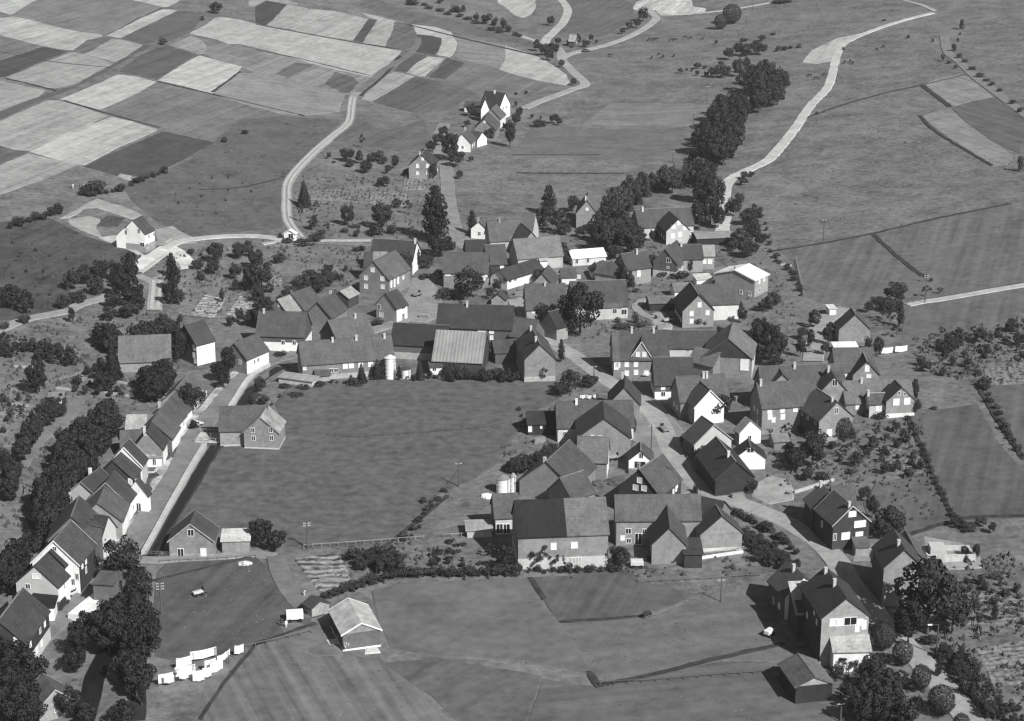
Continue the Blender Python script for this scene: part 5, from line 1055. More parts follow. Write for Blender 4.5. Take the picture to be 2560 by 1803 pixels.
# left slope
g24 = 'trees of the long dark belt behind the left roadside row'
fill([(262,1005),(345,1000),(352,1015),(310,1030),(300,1075),(275,1105),(245,1170),(195,1215),(185,1290),(140,1340),(75,1330),(60,1285),(110,1165),(150,1085),(205,1040)], 52, (6.5,8.5), g24, ('round','round','tall'), .026)
fill([(0,1410),(40,1370),(75,1375),(60,1420),(30,1460),(0,1460)], 8, (6,8), g24, ('round',), .022)
g25 = 'smaller trees of the second belt on the left slope'
fill([(35,1240),(50,1150),(110,1065),(165,1020),(150,990),(110,1000),(60,1080),(20,1170),(10,1235)], 22, (4,6), g25, ('round','round','airy'), .028)
tree(95, 945, 60, 90, 'round', .024, None, 'large dark tree standing alone above the garden hut'); tree(283, 905, 58, 100, 'cone', .02, None, 'tall dark spruce left of the plain barn'); tree(256, 955, 50, 50, 'round', .024, None, 'dark tree at the foot of the tall spruce')
g26 = 'dark trees along the left path under the building plot'
for x, y, w_, h_ in ((326,688,64,92),(334,738,66,70),(300,715,50,70),(252,682,56,58),(214,690,48,50),(180,704,50,50),(240,718,46,44),(196,744,50,34),(322,776,50,46),(274,786,46,36),(282,752,46,40),(290,680,40,50),(345,765,40,50)): tree(x, y, w_, h_, 'round', .022, g26)
for x, y, w_, h_ in ((30,745,60,60),(70,760,40,60),(160,757,40,36),(60,800,40,18),(10,815,40,14),(180,790,20,40),(0,750,40,60)): tree(x, y, w_, h_, 'round', .024, g26)
g27 = 'column of dark trees right of the double wheel tracks'
for x, y, w_, h_, k in ((430,668,36,60,'tall'),(436,700,40,70,'round'),(428,735,46,60,'round'),(450,745,30,40,'round'),(415,690,20,30,'airy')): tree(x, y, w_, h_, k, .020, g27)
g28 = 'shrubs of the gardens on the left slope'
fill([(225,800),(300,830),(390,800),(460,800),(455,830),(420,850),(300,850),(290,880),(235,860)], 26, (4,7), g28, ('round','bush'), .026)
fill([(0,830),(120,850),(200,860),(200,900),(130,910),(60,880),(0,900)], 22, (2.5,5), g28, ('round','bush','airy'), .03)
fill([(180,930),(260,890),(290,950),(330,1000),(240,990),(180,975)], 18, (1.5,3.5), g28, ('bush',), .03)
fill([(0,960),(60,960),(120,1000),(100,1060),(40,1050),(0,1100)], 14, (1.5,3), g28, ('bush','airy'), .038)
fill([(0,1100),(40,1160),(10,1250),(0,1250)], 8, (2,4), g28, ('bush',), .03)
fill([(350,930),(400,905),(440,905),(430,960),(400,995),(360,990),(350,960)], 20, (5,7.5), 'dark trees below the slate-fronted house', ('round',), .022)
for x, y, w_, h_ in ((444,868,58,88),(572,905,50,64),(545,930,40,50),(560,950,34,50)): tree(x, y, w_, h_, 'round', .020, 'dark trees below the slate-fronted house')
g29 = 'garden trees between the white track and the village centre'
for x, y, w_, h_, k in ((478,630,20,14,'round'),(502,636,12,12,'bush'),(540,635,46,50,'round'),(598,630,40,40,'round'),(622,625,30,40,'round'),(495,662,36,26,'round'),(535,670,36,36,'round'),(590,680,34,44,'round'),(590,715,20,30,'round'),(630,700,50,70,'round'),(640,650,40,50,'round'),(655,690,60,80,'round'),(645,735,36,50,'round'),(675,722,26,22,'round'),(698,647,36,26,'round'),(660,770,60,50,'round'),(725,735,50,36,'round'),(750,715,50,44,'round'),(775,705,60,50,'round'),(800,715,40,40,'round'),(815,700,50,40,'round'),(820,672,30,20,'round'),(845,690,40,20,'bush'),(720,600,36,16,'bush'),(700,590,16,16,'bush'),(760,605,60,14,'bush'),(790,595,40,18,'bush'),(505,690,26,24,'bush'),(555,740,16,40,'bush'),(600,790,24,40,'round'),(625,800,36,36,'round'),(575,800,26,36,'bush'),(450,800,20,30,'bush'),(905,620,20,18,'bush'),(890,622,26,14,'bush'),(865,670,12,20,'bush'),(935,720,14,26,'bush'),(1015,665,40,60,'round'),(1040,650,30,50,'round'),(1060,655,60,30,'round'),(945,805,40,14,'bush'),(660,872,30,24,'bush'),(700,885,40,14,'bush'),(600,860,20,20,'bush')): tree(x, y, w_, h_, k, .030, g29)
fill([(640,780),(690,760),(700,790),(650,800)], 5, (5,7), g29, ('round',), .026)
g30 = 'low scrub along the bank at the left field corner'
hedge([(22,575),(60,560),(130,540),(150,535),(140,520)], 10, (2,3.5), g30, .03, 4); hedge([(215,495),(240,490),(270,483),(310,475),(350,455),(420,430)], 14, (1.2,3.0), g30, .028, 3)
hedge([(210,490),(225,488),(245,486)], 4, (4,5), g30, .026, 3)
fill([(0,590),(60,600),(180,640),(250,680),(120,740),(20,700)], 14, (.8,1.6), 'low shrubs scattered on the dark left slope', ('bush',), .035)
fill([(440,470),(560,430),(640,460),(620,540),(520,550),(430,500)], 16, (.6,1.3), 'tiny tufts scattered on the hillside pasture', ('bush',), .045)
tree(475, 1003, 60, 80, 'round', .024, None, 'dark tree leaning over the left roadside row'); tree(484, 1060, 30, 30, 'bush', .02, None, 'dark bush against the roadside wall under the leaning tree'); tree(500, 995, 40, 30, 'round', .026, None, 'small bushes beside the topmost roadside house')
tree(305, 1405, 98, 116, 'round', .024, None, 'large dark tree over the lower end of the left road'); tree(348, 1470, 80, 90, 'round', .026, None, 'tree below the large one at the road end, beside the meadow')
g31 = 'dark riverside trees at the lower left'
fill([(262,1500),(320,1480),(380,1500),(392,1570),(392,1630),(330,1645),(270,1610),(240,1600),(235,1550)], 20, (6.5,8.5), g31, ('round',), .022)
fill([(290,1650),(360,1650),(368,1700),(340,1720),(300,1690)], 5, (5,7), g31, ('round',), .024)
for x, y, w_, h_ in ((200,1600,70,90),(190,1650,70,70),(215,1560,50,60)): tree(x, y, w_, h_, 'round', .02, g31)
for x, y, w_, h_ in ((175,1760,80,80),(215,1785,60,60),(310,1785,70,70),(150,1745,40,50)): tree(x, y, w_, h_, 'round', .026, g31)
g32 = 'dense dark trees filling the bottom left corner'
fill([(-30,1600),(40,1600),(75,1625),(110,1680),(100,1740),(80,1803),(-30,1803)], 26, (6.5,8.5), g32, ('round',), .021)
for x, y, w_, h_ in ((355,1735,20,70),(345,1700,30,40),(2380,1230,1,1)): 
    if w_ > 1: tree(x, y, w_, h_, 'round', .022, g31)
g33 = 'bushes on the dark bank left of the roadside houses'
fill([(60,1330),(120,1345),(90,1370),(50,1360)], 5, (2,4), g33, ('bush',), .03)

g34 = 'hedge bushes on the upper right hillside track'
for x, y, w_, h_ in ((2404,62,16,26),(2400,84,8,8),(2395,100,8,10),(2385,120,16,20),(2398,140,18,14),(2412,152,20,10),(2430,170,26,12),(2450,188,26,12),(2466,200,22,10),(2372,155,14,10),(2388,167,14,10),(2357,145,12,20),(2332,100,8,12),(2480,210,20,12),(2500,225,20,10),(2530,255,24,12),(2550,275,20,16),(2271,92,12,8),(2550,410,20,40),(2210,50,14,6),(1945,122,16,16),(1960,120,20,14),(1998,115,18,10),(1975,118,16,8),(1932,85,18,6)): tree(x, y, w_, h_, 'bush', .034, g34)
tree(2109, 122, 10, 8, 'bush', .02, g34); tree(2042, 282, 10, 8, 'bush', .02, g34); tree(1960, 2, 60, 9, 'bush', .03, g34)

hedge([(1935,640),(1955,660),(1985,690),(2000,720),(2010,745)], 12, (1,2.2), 'scrub on the steep bank above the modern low-pitched house', .04, 8)
hedge([(2262,1030),(2300,1110),(2330,1190),(2385,1300)], 20, (.9,1.7), g17, .028, 3)
hedge([(2510,1075),(2560,1150)], 5, (.9,1.6), g16)
hedge([(1895,520),(1910,550),(1922,600),(1925,640)], 7, (1,2), 'scrub on the steep bank above the modern low-pitched house', .035, 3)
# ordinal words make each label of a group point at one tree
ORD = ['first','second','third','fourth','fifth','sixth','seventh','eighth','ninth','tenth','eleventh','twelfth','thirteenth','fourteenth','fifteenth','sixteenth','seventeenth','eighteenth','nineteenth','twentieth']
def ordn(i):
    if i < 20: return ORD[i]
    return str(i+1)+('th' if (i+1) % 10 in (0,4,5,6,7,8,9) or (i+1) % 100 in (11,12,13) else ['st','nd','rd'][(i+1) % 10-1])
KW = {'round': 'leafy tree', 'ball': 'round-headed tree', 'tall': 'slender tree', 'cone': 'conical tree', 'airy': 'loose-crowned tree', 'bush': 'bush'}
by = {}
for r_ in PEND:
    if r_[4] is None: by.setdefault((r_[3], r_[1]), []).append(r_)
for (grp, kind), L_ in by.items():
    L_.sort(key=lambda r: P(r[0].location)[0]); hs = sorted(r[2] for r in L_)
    short = grp.split(' ', 1)[1] if grp.split()[0] in ('trees', 'bushes', 'shrubs', 'scrub') else grp
    place = grp
    for cut in ('trees of ', 'trees and bushes in ', 'bushes of ', 'bushes in ', 'shrubs of ', 'young trees of ', 'smaller trees of ', 'bushes and small trees of ', 'large dark trees ', 'garden trees ', 'orchard trees ', 'roadside trees ', 'dark riverside trees ', 'dense dark trees ', 'dense bushes ', 'dark trees ', 'trees ', 'bushes ', 'garden bushes and fruit trees ', 'hedge bushes ', 'low scrub ', 'scrub ', 'low shrubs ', 'tiny tufts ', 'rough bushes and bean rows '):
        if grp.startswith(cut): place = ('in ' if cut.endswith((' of ', ' in ')) else '')+grp[len(cut):]; break
    else: place = 'in the '+grp
    for i, r in enumerate(L_):
        r[0]['label'] = f"{KW[kind]} {place}, {ordn(i)} from left" if len(L_) > 1 else f"the only {KW[kind]} {place}"
        r[0]['group'] = grp

SHORT = {' beside ': ' by ', ' of the ': ' of ', 'in the gardens in front of the right-hand houses': 'in the right-hand gardens', ' at the ': ' at ', ' on the ': ' on ', ' in the ': ' in ', ' along the ': ' along ', ' between the ': ' between ', ' behind the ': ' behind '}
for r_ in PEND:
    o = r_[0]; t = o['label']
    for a_, b_ in SHORT.items():
        if len(t.split()) > 16: t = t.replace(a_, b_)
    if len(t.split()) > 16: print('LONG', t)
    o['label'] = t
# past 290 of a kind: the smallest in view are joined into one object of stuff
def px_size(r):
    o = r[0]; g = o.location; return r[2]*FOC/(g.y*CT+CAMH*ST-g.z*ST)
for nm, stuff in (('leafy_tree', 'small_trees'), ('shrub', 'small_shrubs')):
    L_ = sorted((r for r in PEND if r[0].name.split('.')[0] == nm and r[4] is None), key=px_size, reverse=True)
    lab = sum(1 for r in PEND if r[0].name.split('.')[0] == nm and r[4] is not None)
    rest = L_[288-lab:]
    V_, F_ = [], []
    for r in rest:
        root = r[0]
        for ch in list(root.children):
            if ch.name.split('.')[0] in ('crown', 'foliage'):
                M = Matrix.LocRotScale(root.location, root.rotation_euler, None) @ Matrix.LocRotScale(ch.location, ch.rotation_euler, ch.scale)
                me = ch.data; k = len(V_); st = 1 if px_size(r) > 22 else 2
                vv = [M @ v.co for v in me.vertices]
                for q in range(0, len(vv)//4, st):
                    k = len(V_); c_ = sum((vv[4*q+i] for i in range(4)), Vector())/4; f_ = 1.0 if st == 1 else 1.35
                    V_ += [tuple(c_+(vv[4*q+i]-c_)*f_) for i in range(4)]; F_.append((k, k+1, k+2, k+3))
            bpy.data.objects.remove(ch)
        bpy.data.objects.remove(root)
    if F_:
        me = bpy.data.meshes.new(stuff); me.from_pydata(V_, [], F_); me.materials.append(leafmat(.030)); tag(link(stuff, me), kind='stuff')
    PEND = [r for r in PEND if r not in rest]

# ------------------------------------------------------------ low plants and grass tufts nobody could count
def tufts(name, areas, m, seed=3):
    rnd = random.Random(seed); V_, F_ = [], []
    for poly, dens, size, flat in areas:
        Wp = [G(*p) for p in poly]; xs = [p.x for p in Wp]; ys = [p.y for p in Wp]; n = int((max(xs)-min(xs))*(max(ys)-min(ys))*dens)
        ph = rnd.uniform(0, 50)
        for _ in range(n):
            x, y = rnd.uniform(min(xs), max(xs)), rnd.uniform(min(ys), max(ys))
            if math.sin(x*.11+ph)*math.sin(y*.07+ph*2)+.8*math.sin(x*.31+y*.23+ph) < rnd.uniform(-1.6, 1.2): continue
            c = False; j = len(Wp)-1
            for i in range(len(Wp)):
                if (ys[i] > y) != (ys[j] > y) and x < (xs[j]-xs[i])*(y-ys[i])/(ys[j]-ys[i])+xs[i]: c = not c
                j = i
            if not c: continue
            if any(abs(x-bx) < br and abs(y-by_) < br for bx, by_, br in BUILT): continue
            if any((x-a)**2+(y-b)**2 < r*r for q in ((0,0),(1,0),(-1,0),(0,1),(0,-1)) for a, b, r in ROADPTS.get((int(x//6)+q[0], int(y//6)+q[1]), ())): continue
            s = size*rnd.uniform(.5, 1.5); h_ = s*flat*rnd.uniform(.6, 1.3); a = rnd.uniform(0, 6.28); z = T(x, y); k = len(V_)
            for i in range(4): V_.append((x+s*math.cos(a+i*1.57)*rnd.uniform(.6, 1.2), y+s*math.sin(a+i*1.57)*rnd.uniform(.6, 1.2), z))
            V_.append((x+rnd.uniform(-.3, .3)*s, y+rnd.uniform(-.3, .3)*s, z+h_+(.25 if flat > .5 else .1))); F_.extend([(k, k+1, k+4), (k+1, k+2, k+4), (k+2, k+3, k+4), (k+3, k, k+4)])
    me = bpy.data.meshes.new(name); me.from_pydata(V_, [], F_); me.materials.append(m); tag(link(name, me), kind='stuff'); print(name, len(V_)//5)
left = [(0,830),(230,790),(460,780),(480,850),(430,960),(340,1030),(250,1110),(150,1250),(60,1330),(0,1340)]
garden_l = [(400,640),(640,600),(830,620),(940,640),(900,730),(840,740),(690,720),(640,770),(480,800),(400,760)]
orch = [(740,440),(940,440),(1110,440),(1080,600),(830,600),(760,590),(735,520)]
court = [(1090,690),(1240,640),(1420,560),(1500,560),(1620,620),(1900,560),(1920,640),(1990,760),(1980,900),(1700,830),(1430,850),(1300,830),(1100,760)]
gr = [(1900,1060),(2080,1040),(2290,1010),(2370,1290),(2240,1340),(2190,1210),(2000,1240),(1870,1230)]
er = [(2280,850),(2570,790),(2570,960),(2440,960),(2290,920)]
lr = [(2330,1420),(2560,1380),(2570,1810),(2470,1810),(2340,1660),(2330,1560)]
lr2 = [(2080,1640),(2230,1600),(2330,1720),(2410,1810),(2100,1810)]
ys_ = [(1250,1110),(1450,950),(1500,980),(1480,1150),(1250,1230)]
bm_ = [(800,1480),(850,1360),(1070,1360),(1290,1420),(1720,1400),(1870,1380),(1880,1440),(1400,1450),(1000,1460)]
hill = [(310,470),(480,400),(600,300),(700,290),(860,300),(780,370),(700,470),(690,570),(470,580),(400,560),(330,500)]
dark = [(0,560),(120,550),(210,590),(370,640),(330,680),(200,680),(150,770),(60,800),(0,800)]
tufts('garden_plants', [(left,.30,.55,1.0),(garden_l,.28,.5,1.0),(orch,.20,.5,.9),(court,.16,.5,.9),(gr,.35,.55,1.0),(er,.35,.55,1.0),(lr,.55,.5,1.1),(lr2,.5,.5,1.1),(ys_,.25,.5,.9),(bm_,.35,.5,1.0),(dark,.25,.5,.6)], leafmat(.040))
cm_ = [(560,1120),(700,1115),(712,1060),(690,1010),(730,965),(960,955),(1170,958),(1390,960),(1310,1040),(1240,1160),(1090,1240),(960,1360),(760,1362),(560,1330),(480,1270),(400,1370),(440,1270)]
tufts('grass_tufts', [(cm_,.55,.34,.25),([(935,1485),(1180,1455),(1330,1452),(1390,1560),(1480,1690),(1100,1640),(960,1600)],.35,.34,.25),([(1330,1450),(1800,1455),(1900,1460),(1970,1640),(1650,1690),(1500,1712),(1400,1560)],.6,.30,.25),([(400,1430),(640,1400),(780,1560),(540,1640),(400,1640)],.8,.30,.3),([(330,1800),(400,1650),(640,1605),(870,1640),(1100,1750),(1350,1700),(1960,1660),(2080,1800)],.25,.34,.3),(hill,.10,.5,.5),
  ([(1110,390),(1540,390),(1560,440),(1480,490),(1300,540),(1130,540)],.08,.5,.3),([(1960,620),(2560,520),(2560,710),(2270,760),(2010,740)],.14,.45,.3),([(2270,1030),(2450,1010),(2560,1180),(2560,1300),(2390,1295)],.3,.4,.3),([(1900,420),(2060,220),(2560,420),(2560,500),(1940,620)],.025,.6,.4)], mat('meadow_grass', .105, .3, .3, v2=.2, s2=.1), 8)
# ------------------------------------------------------------ poles, fences, washing, cows, vehicles, people
WOOD = mat('weathered_wood', .10, .15, 2); 
def pole(px, pyb, pyt, label, arms=1, lamp=False, stay=None):
    b = G(px, pyb); S = FOC/(b.y*CT+CAMH*ST-b.z*ST); h = (pyb-pyt)/(S*.92)
    root = tag(link('street_lamp' if lamp else 'utility_pole', None, None, b), label, 'street lamp' if lamp else 'utility pole', 'poles of the village power line' if not lamp else None)
    m = MB(); m.cyl(0, 0, -.5, h, .16, .11, 10); m.build('pole', WOOD, root)
    for k in range(arms):
        z = h-.25-.55*k; m = MB(); m.box(-.75, .75, -.05, .05, z-.05, z+.05); m.build('crossarm', mat('weathered_wood', .35, .1, 2), root, None, .2)
        m = MB()
        for x in (-.65, -.35, .35, .65): m.cyl(x, 0, z+.05, z+.22, .06, .04, 6)
        q = m.build('insulators', mat('porcelain', .7, .02, 1, .3), root, None, .2)
    if stay:
        m = MB(); m.cyl(stay[0], stay[1], -.1, h*.75, .09, .06, 8, ax=(-stay[0], -stay[1])); m.build('stay', WOOD, root)
    if lamp:
        m = MB(); m.box(-1.3, 0, -.04, .04, h-.1, h-.03); m.build('bracket', WOOD, root); m = MB(); m.box(-1.9, -1.1, -.16, .16, h-.16, h); m.build('lamp_shade', mat('white_paint', .82, .02, 1), root)
    return root
pole(404, 1536, 1456, 'tall pole with three crossarms beside the riverside trees', 3, stay=(-1.6, .6))
pole(769, 1372, 1306, 'pole with two crossarms at the lower edge of the open meadow', 2, stay=(1.2, -.5))
pole(1147, 1218, 1158, 'braced pole standing in the open meadow left of the turned barn', 1, stay=(-2.6, 1.8))
pole(1628, 1126, 1064, 'pole in the middle of the village street in front of the little garage house', 1)
pole(1802, 1506, 1448, 'pole in the lower meadow behind the rail fence', 1)
pole(2058, 609, 552, 'pole on the hedge line of the upper right meadow', 1)
pole(2312, 758, 690, 'pole at the start of the white right-hand track', 2)
pole(2101, 1806, 1756, 'pole beside the open shed at the bottom edge', 1)
pole(1767, 262, 219, 'upper of two poles beside the dark tree belt', 1); pole(1733, 330, 283, 'lower of two poles beside the dark tree belt', 1)
pole(1859, 507, 461, 'pole right of the upper bridge road', 1); pole(1682, 408, 380, 'small pole behind the lighter young belt', 1)
pole(1485, 952, 916, 'short pole beside the white washing near the street', 1); pole(1575, 1045, 995, 'pole against the right end of the long farmhouse', 1)
pole(1882, 27, -2, 'farthest pole on the thin track at the top', 1); pole(1846, 94, 72, 'small far pole right of the two round trees', 1); pole(1866, 62, 38, 'small far pole above the upper valley clump', 1)
pole(1305-3, 697, 660, 'thin pole in front of the long low striped building', 0); pole(527, 1106, 1083, 'small pole on the bridge to the lone barn', 0)
pole(2340, 1642, 1560, 'street lamp with long bright head over the lower right path', 0, lamp=True)

# ---- rail fences
def fence(line, n, label, hgt=1.1, rails=(.5, 1.0), alb=.35, post=.07):
    pts = [G(*p).xy for p in line]; c0 = pts[0]; base = Vector((c0.x, c0.y, T(c0.x, c0.y)))
    root = tag(link('fence', None, None, base), label, 'fence'); L = [(pts[i+1]-pts[i]).length for i in range(len(pts)-1)]; tot = sum(L); ps = []
    for k in range(n+1):
        s = tot*k/n; i = 0
        while i < len(L)-1 and s > L[i]: s -= L[i]; i += 1
        q = pts[i].lerp(pts[i+1], min(1, s/L[i])); ps.append(Vector((q.x, q.y, T(q.x, q.y)))-base)
    pm = MB(); pm.box(-post, post, -post, post, -.4, hgt); me = pm.mesh('post', [mat('weathered_wood', alb, .15, 2)])
    for q in ps: link('post', me, root, q)
    for r in rails:
        m = MB()
        for a, b in zip(ps[:-1], ps[1:]):
            d = (b-a); nn = Vector((-d.y, d.x, 0)).normalized()*.04
            m.hexa([a-nn+Vector((0,0,r-.05)), a+nn+Vector((0,0,r-.05)), b+nn+Vector((0,0,r-.05)), b-nn+Vector((0,0,r-.05))][::-1], [a-nn+Vector((0,0,r+.05)), a+nn+Vector((0,0,r+.05)), b+nn+Vector((0,0,r+.05)), b-nn+Vector((0,0,r+.05))][::-1])
        m.build('rail', mat('weathered_wood', alb, .15, 2), root)
    return root
fence([(1596,1458),(1680,1454),(1760,1450),(1816,1446),(1900,1440)], 10, 'rail fence across the paddock below the front barns', alb=.16)
fence([(400,1408),(446,1405),(540,1401),(640,1394)], 10, 'low post fence along the footpath past the small barn', .9, (.8,), .2)
fence([(1110,1345),(1180,1342),(1240,1338)], 6, 'garden fence left of the half-dark barn', 1.0, (.9,), .3, .05)
fence([(760,1372),(850,1366),(960,1358),(1060,1350)], 14, 'wire fence with thin posts along the lower edge of the open meadow', 1.0, (.9,), .3, .05)
fence([(820,1090),(900,1096),(1010,1088),(1120,1080),(1250,1068)], 22, 'sagging wire fence across the middle of the open meadow', .9, (.8,), .08, .06)
fence([(1500,1716),(1560,1712),(1640,1706),(1720,1700),(1800,1692),(1920,1685)], 12, 'wire fence with dark posts in the bottom meadow', 1.0, (.9,), .1, .07)
fence([(610,1626),(660,1615),(720,1600),(780,1585)], 6, 'wire fence behind the washing lines', 1.1, (1.0,), .15, .06)
fence([(365,1388),(400,1390),(428,1392)], 5, 'short railing where the footpath crosses the stream', 1.0, (.5,.95), .12, .05)
fence([(2268,762),(2350,745),(2450,728),(2560,708)], 18, 'post fence beside the white right-hand track', .9, (.8,), .12, .06)
fence([(1735,1425-30),(1790,1388),(1860,1376)], 8, 'slim fence on the white kerb wall', 1.0, (.9,), .3, .04)

# ---- washing lines
LIN = mat('white_linen', .86, .02, 1, .9)
def washing(x0, y0, x1, y1, w_, h_, label, group='white sheets drying on the lines in the lower left meadow', top=1.9):
    """x0,y0 - x1,y1: ground points below the two ends of the sheet"""
    a, b = G(x0, y0), G(x1, y1); e_ = (b-a)*(.14 if top > 2.2 else 0); a, b = a-e_, b+e_; d = (b-a).xy; L = max(.4, d.length); n = 8; m = MB(); rnd = random.Random(int(x0*7+y0))
    cols = [];
    for i in range(n+1):
        t = i/n; s = math.sin(t*9+rnd.random())*.07; zt = top-.12*math.sin(math.pi*t); q = a.lerp(b, t)-a
        nn = Vector((-d.y, d.x, 0)).normalized()
        cols.append([(q+nn*s*.2).to_tuple()[:2]+(zt,), (q+nn*(s+.06)).to_tuple()[:2]+(zt-h_/2,), (q+nn*(s*1.6+.14)).to_tuple()[:2]+(zt-h_,)])
    for i in range(n):
        for j in range(2):
            p, q = cols[i], cols[i+1]; m.quad(p[j], p[j+1], q[j+1], q[j])
    o = m.build('bed_sheet', LIN, None, (a.x, a.y, T(a.x, a.y))); md = o.modifiers.new('thick', 'SOLIDIFY'); md.thickness = .02
    return tag(o, label, 'sheet', group)
sheets = [(400,1712,430,1708,1.7,'lowest left sheet hanging above the grass'),(414,1716,434,1714,1.3,'small sheet overlapping the lowest left one'),(441,1700,449,1699,.7,'tiny cloth between the left and middle sheets'),
 (446,1672,476,1666,1.6,'big square sheet at the top of the middle group'),(444,1695,484,1688,1.7,'wide sheet under the big square one'),(452,1707,470,1705,1.2,'narrow sheet hanging lowest in the middle group'),
 (484,1655,535,1645,1.5,'longest sheet at the top of the right group'),(486,1704,509,1701,1.8,'square sheet hanging lowest in the right group'),(510,1697,527,1694,1.6,'sheet right of the lowest square one'),(516,1678,538,1672,1.4,'sheet in the middle of the right group'),
 (530,1682,555,1672,1.9,'tall sheet at the right of the main group'),(547,1666,563,1659,1.2,'sheet ending the main group on the right'),(565,1656,575,1649,1.1,'slim sheet hanging by itself near the right end'),(590,1640,608,1636,1.5,'lone square sheet at the far right of the lines')]
for x0, y0, x1, y1, h_, lb in sheets: washing(x0, y0+4, x1, y1+4, 1, h_*1.15, lb, top=2.4)
def line_posts(pts, label):
    base = G(*pts[0]); root = tag(link('clothes_line', None, None, base), label, 'clothes line', 'clothes lines in the lower left meadow'); tops = []
    pm = MB(); pm.cyl(0, 0, -.3, 2.5, .06, .05, 8); me = pm.mesh('post', [WOOD])
    for p_ in pts: q = G(*p_); link('post', me, root, q-base); tops.append(q-base+Vector((0, 0, 2.43)))
    m = MB()
    for a, b in zip(tops[:-1], tops[1:]):
        k = 6
        for i in range(k):
            p0 = a.lerp(b, i/k)-Vector((0,0,.12*math.sin(math.pi*i/k))); p1 = a.lerp(b, (i+1)/k)-Vector((0,0,.12*math.sin(math.pi*(i+1)/k))); e = Vector((0, .012, 0)); f = Vector((0,0,.024))
            m.hexa([p0-e, p0+e, p1+e, p1-e][::-1], [p0-e+f, p0+e+f, p1+e+f, p1-e+f][::-1])
    m.build('rope', WOOD, root); return root
line_posts([(396,1718),(440,1706),(486,1694),(530,1684),(572,1660)], 'front clothes line hung with the lower white sheets')
line_posts([(440,1680),(484,1664),(540,1650),(585,1646),(612,1640)], 'rear clothes line hung with the upper white sheets')
for x0, y0, x1, y1, lb in ((1450,1001,1464,1000,'left one of three white cloths by the street'),(1466,1001,1479,1001,'middle one of three white cloths by the street'),(1484,1000,1496,998,'right one of three white cloths by the street')): washing(x0, y0, x1, y1, 1, .9, lb, 'white cloths drying beside the main street', 1.4)
for x0, y0, x1, y1, lb in ((2203,888,2232,884,'left one of two bright cloths below the lane house'),(2238,884,2268,880,'right one of two bright cloths below the lane house')): washing(x0, y0, x1, y1, 1, 1.6, lb, 'bright cloths drying below the lane house', 2.0)
for x0, y0, x1, y1, lb in ((1585,939,1600,938,'left white cloth in front of the dormer house'),(1608,941,1624,940,'right white cloth in front of the dormer house')): washing(x0, y0+4, x1, y1+4, 1, .7, lb, 'white cloths in front of the dormer house', 1.4)
HAZE = 0.00010
# ---- cattle: one continuous body mesh by skinning a skeleton
def skinned(name, V, E, rad, m, sub=1):
    me = bpy.data.meshes.new(name); me.from_pydata(V, E, []); o = bpy.data.objects.new(name, me); COL.objects.link(o)
    md = o.modifiers.new('s', 'SKIN'); md.use_smooth_shade = True
    for i, r in enumerate(rad): me.skin_vertices[0].data[i].radius = (r, r) if not isinstance(r, tuple) else r
    me.skin_vertices[0].data[0].use_root = True
    o.modifiers.new('u', 'SUBSURF').levels = sub
    dg = bpy.context.evaluated_depsgraph_get(); me2 = bpy.data.meshes.new_from_object(o.evaluated_get(dg)); me2.name = name; me2.materials.clear(); me2.materials.append(m)
    bpy.data.objects.remove(o); return me2
def ensure_skin(V): pass
def cow_mesh(alb, graze):
    hz = .35 if graze else 1.45
    V = [(-.75,0,1.12),(-.3,0,1.08),(.3,0,1.08),(.75,0,1.18),(1.1,0,1.25 if not graze else .95),(1.35,0,hz),(1.6,0,hz-.12),
         (-.8,.24,.95),(-.7,.26,.5),(-.78,.26,.03),(-.8,-.24,.95),(-.7,-.26,.5),(-.78,-.26,.03),(.72,.22,.9),(.72,.24,.45),(.72,.24,.03),(.72,-.22,.9),(.78,-.24,.45),(.8,-.24,.03),(-1.02,0,1.2),(-1.12,0,.6)]
    E = [(0,1),(1,2),(2,3),(3,4),(4,5),(5,6),(0,7),(7,8),(8,9),(0,10),(10,11),(11,12),(3,13),(13,14),(14,15),(3,16),(16,17),(17,18),(0,19),(19,20)]
    Rr = [.34,.38,.38,.33,.2,.17,.1,.17,.08,.06,.17,.08,.06,.14,.08,.06,.14,.08,.06,.06,.03]
    return V, E, Rr
def skin_obj(name, V, E, Rr, m):
    me = bpy.data.meshes.new(name); bm = bmesh.new(); sk = bm.verts.layers.skin.verify(); vs = [bm.verts.new(v) for v in V]
    for a, b in E: bm.edges.new((vs[a], vs[b]))
    for v, r in zip(vs, Rr): v[sk].radius = (r, r); v[sk].use_root = False
    vs[0][sk].use_root = True
    bm.to_mesh(me); bm.free(); o = bpy.data.objects.new(name, me); COL.objects.link(o); o.modifiers.new('s', 'SKIN'); o.modifiers.new('u', 'SUBSURF').levels = 1
    dg = bpy.context.evaluated_depsgraph_get(); dg.update(); m2 = bpy.data.meshes.new_from_object(o.evaluated_get(dg)); m2.name = name; m2.materials.clear(); m2.materials.append(m); m2.shade_smooth()
    bpy.data.objects.remove(o); return m2
HIDE = mat('cow_hide', .035, .3, .8, .8)
COWS = [skin_obj('cow', *cow_mesh(0, g), HIDE) for g in (True, False)]
cows = [(1623,102,'far herd'),(1634,102,'far herd'),(1642,101,'far herd'),(1678,103,'far herd'),(1687,103,'far herd'),(1712,96,'far herd'),(1726,98,'far herd'),(1757,100,'far herd'),(1525,142,'near herd'),(1630,147,'near herd'),(1658,144,'near herd'),(1685,143,'near herd'),(1646,139,'near herd'),
        (2024,193,'road herd'),(2040,199,'road herd'),(2061,190,'road herd'),(2111,160,'hill herd'),(2125,158,'hill herd'),(2132,161,'hill herd'),(2192,127,'hill herd'),(2208,120,'hill herd')]
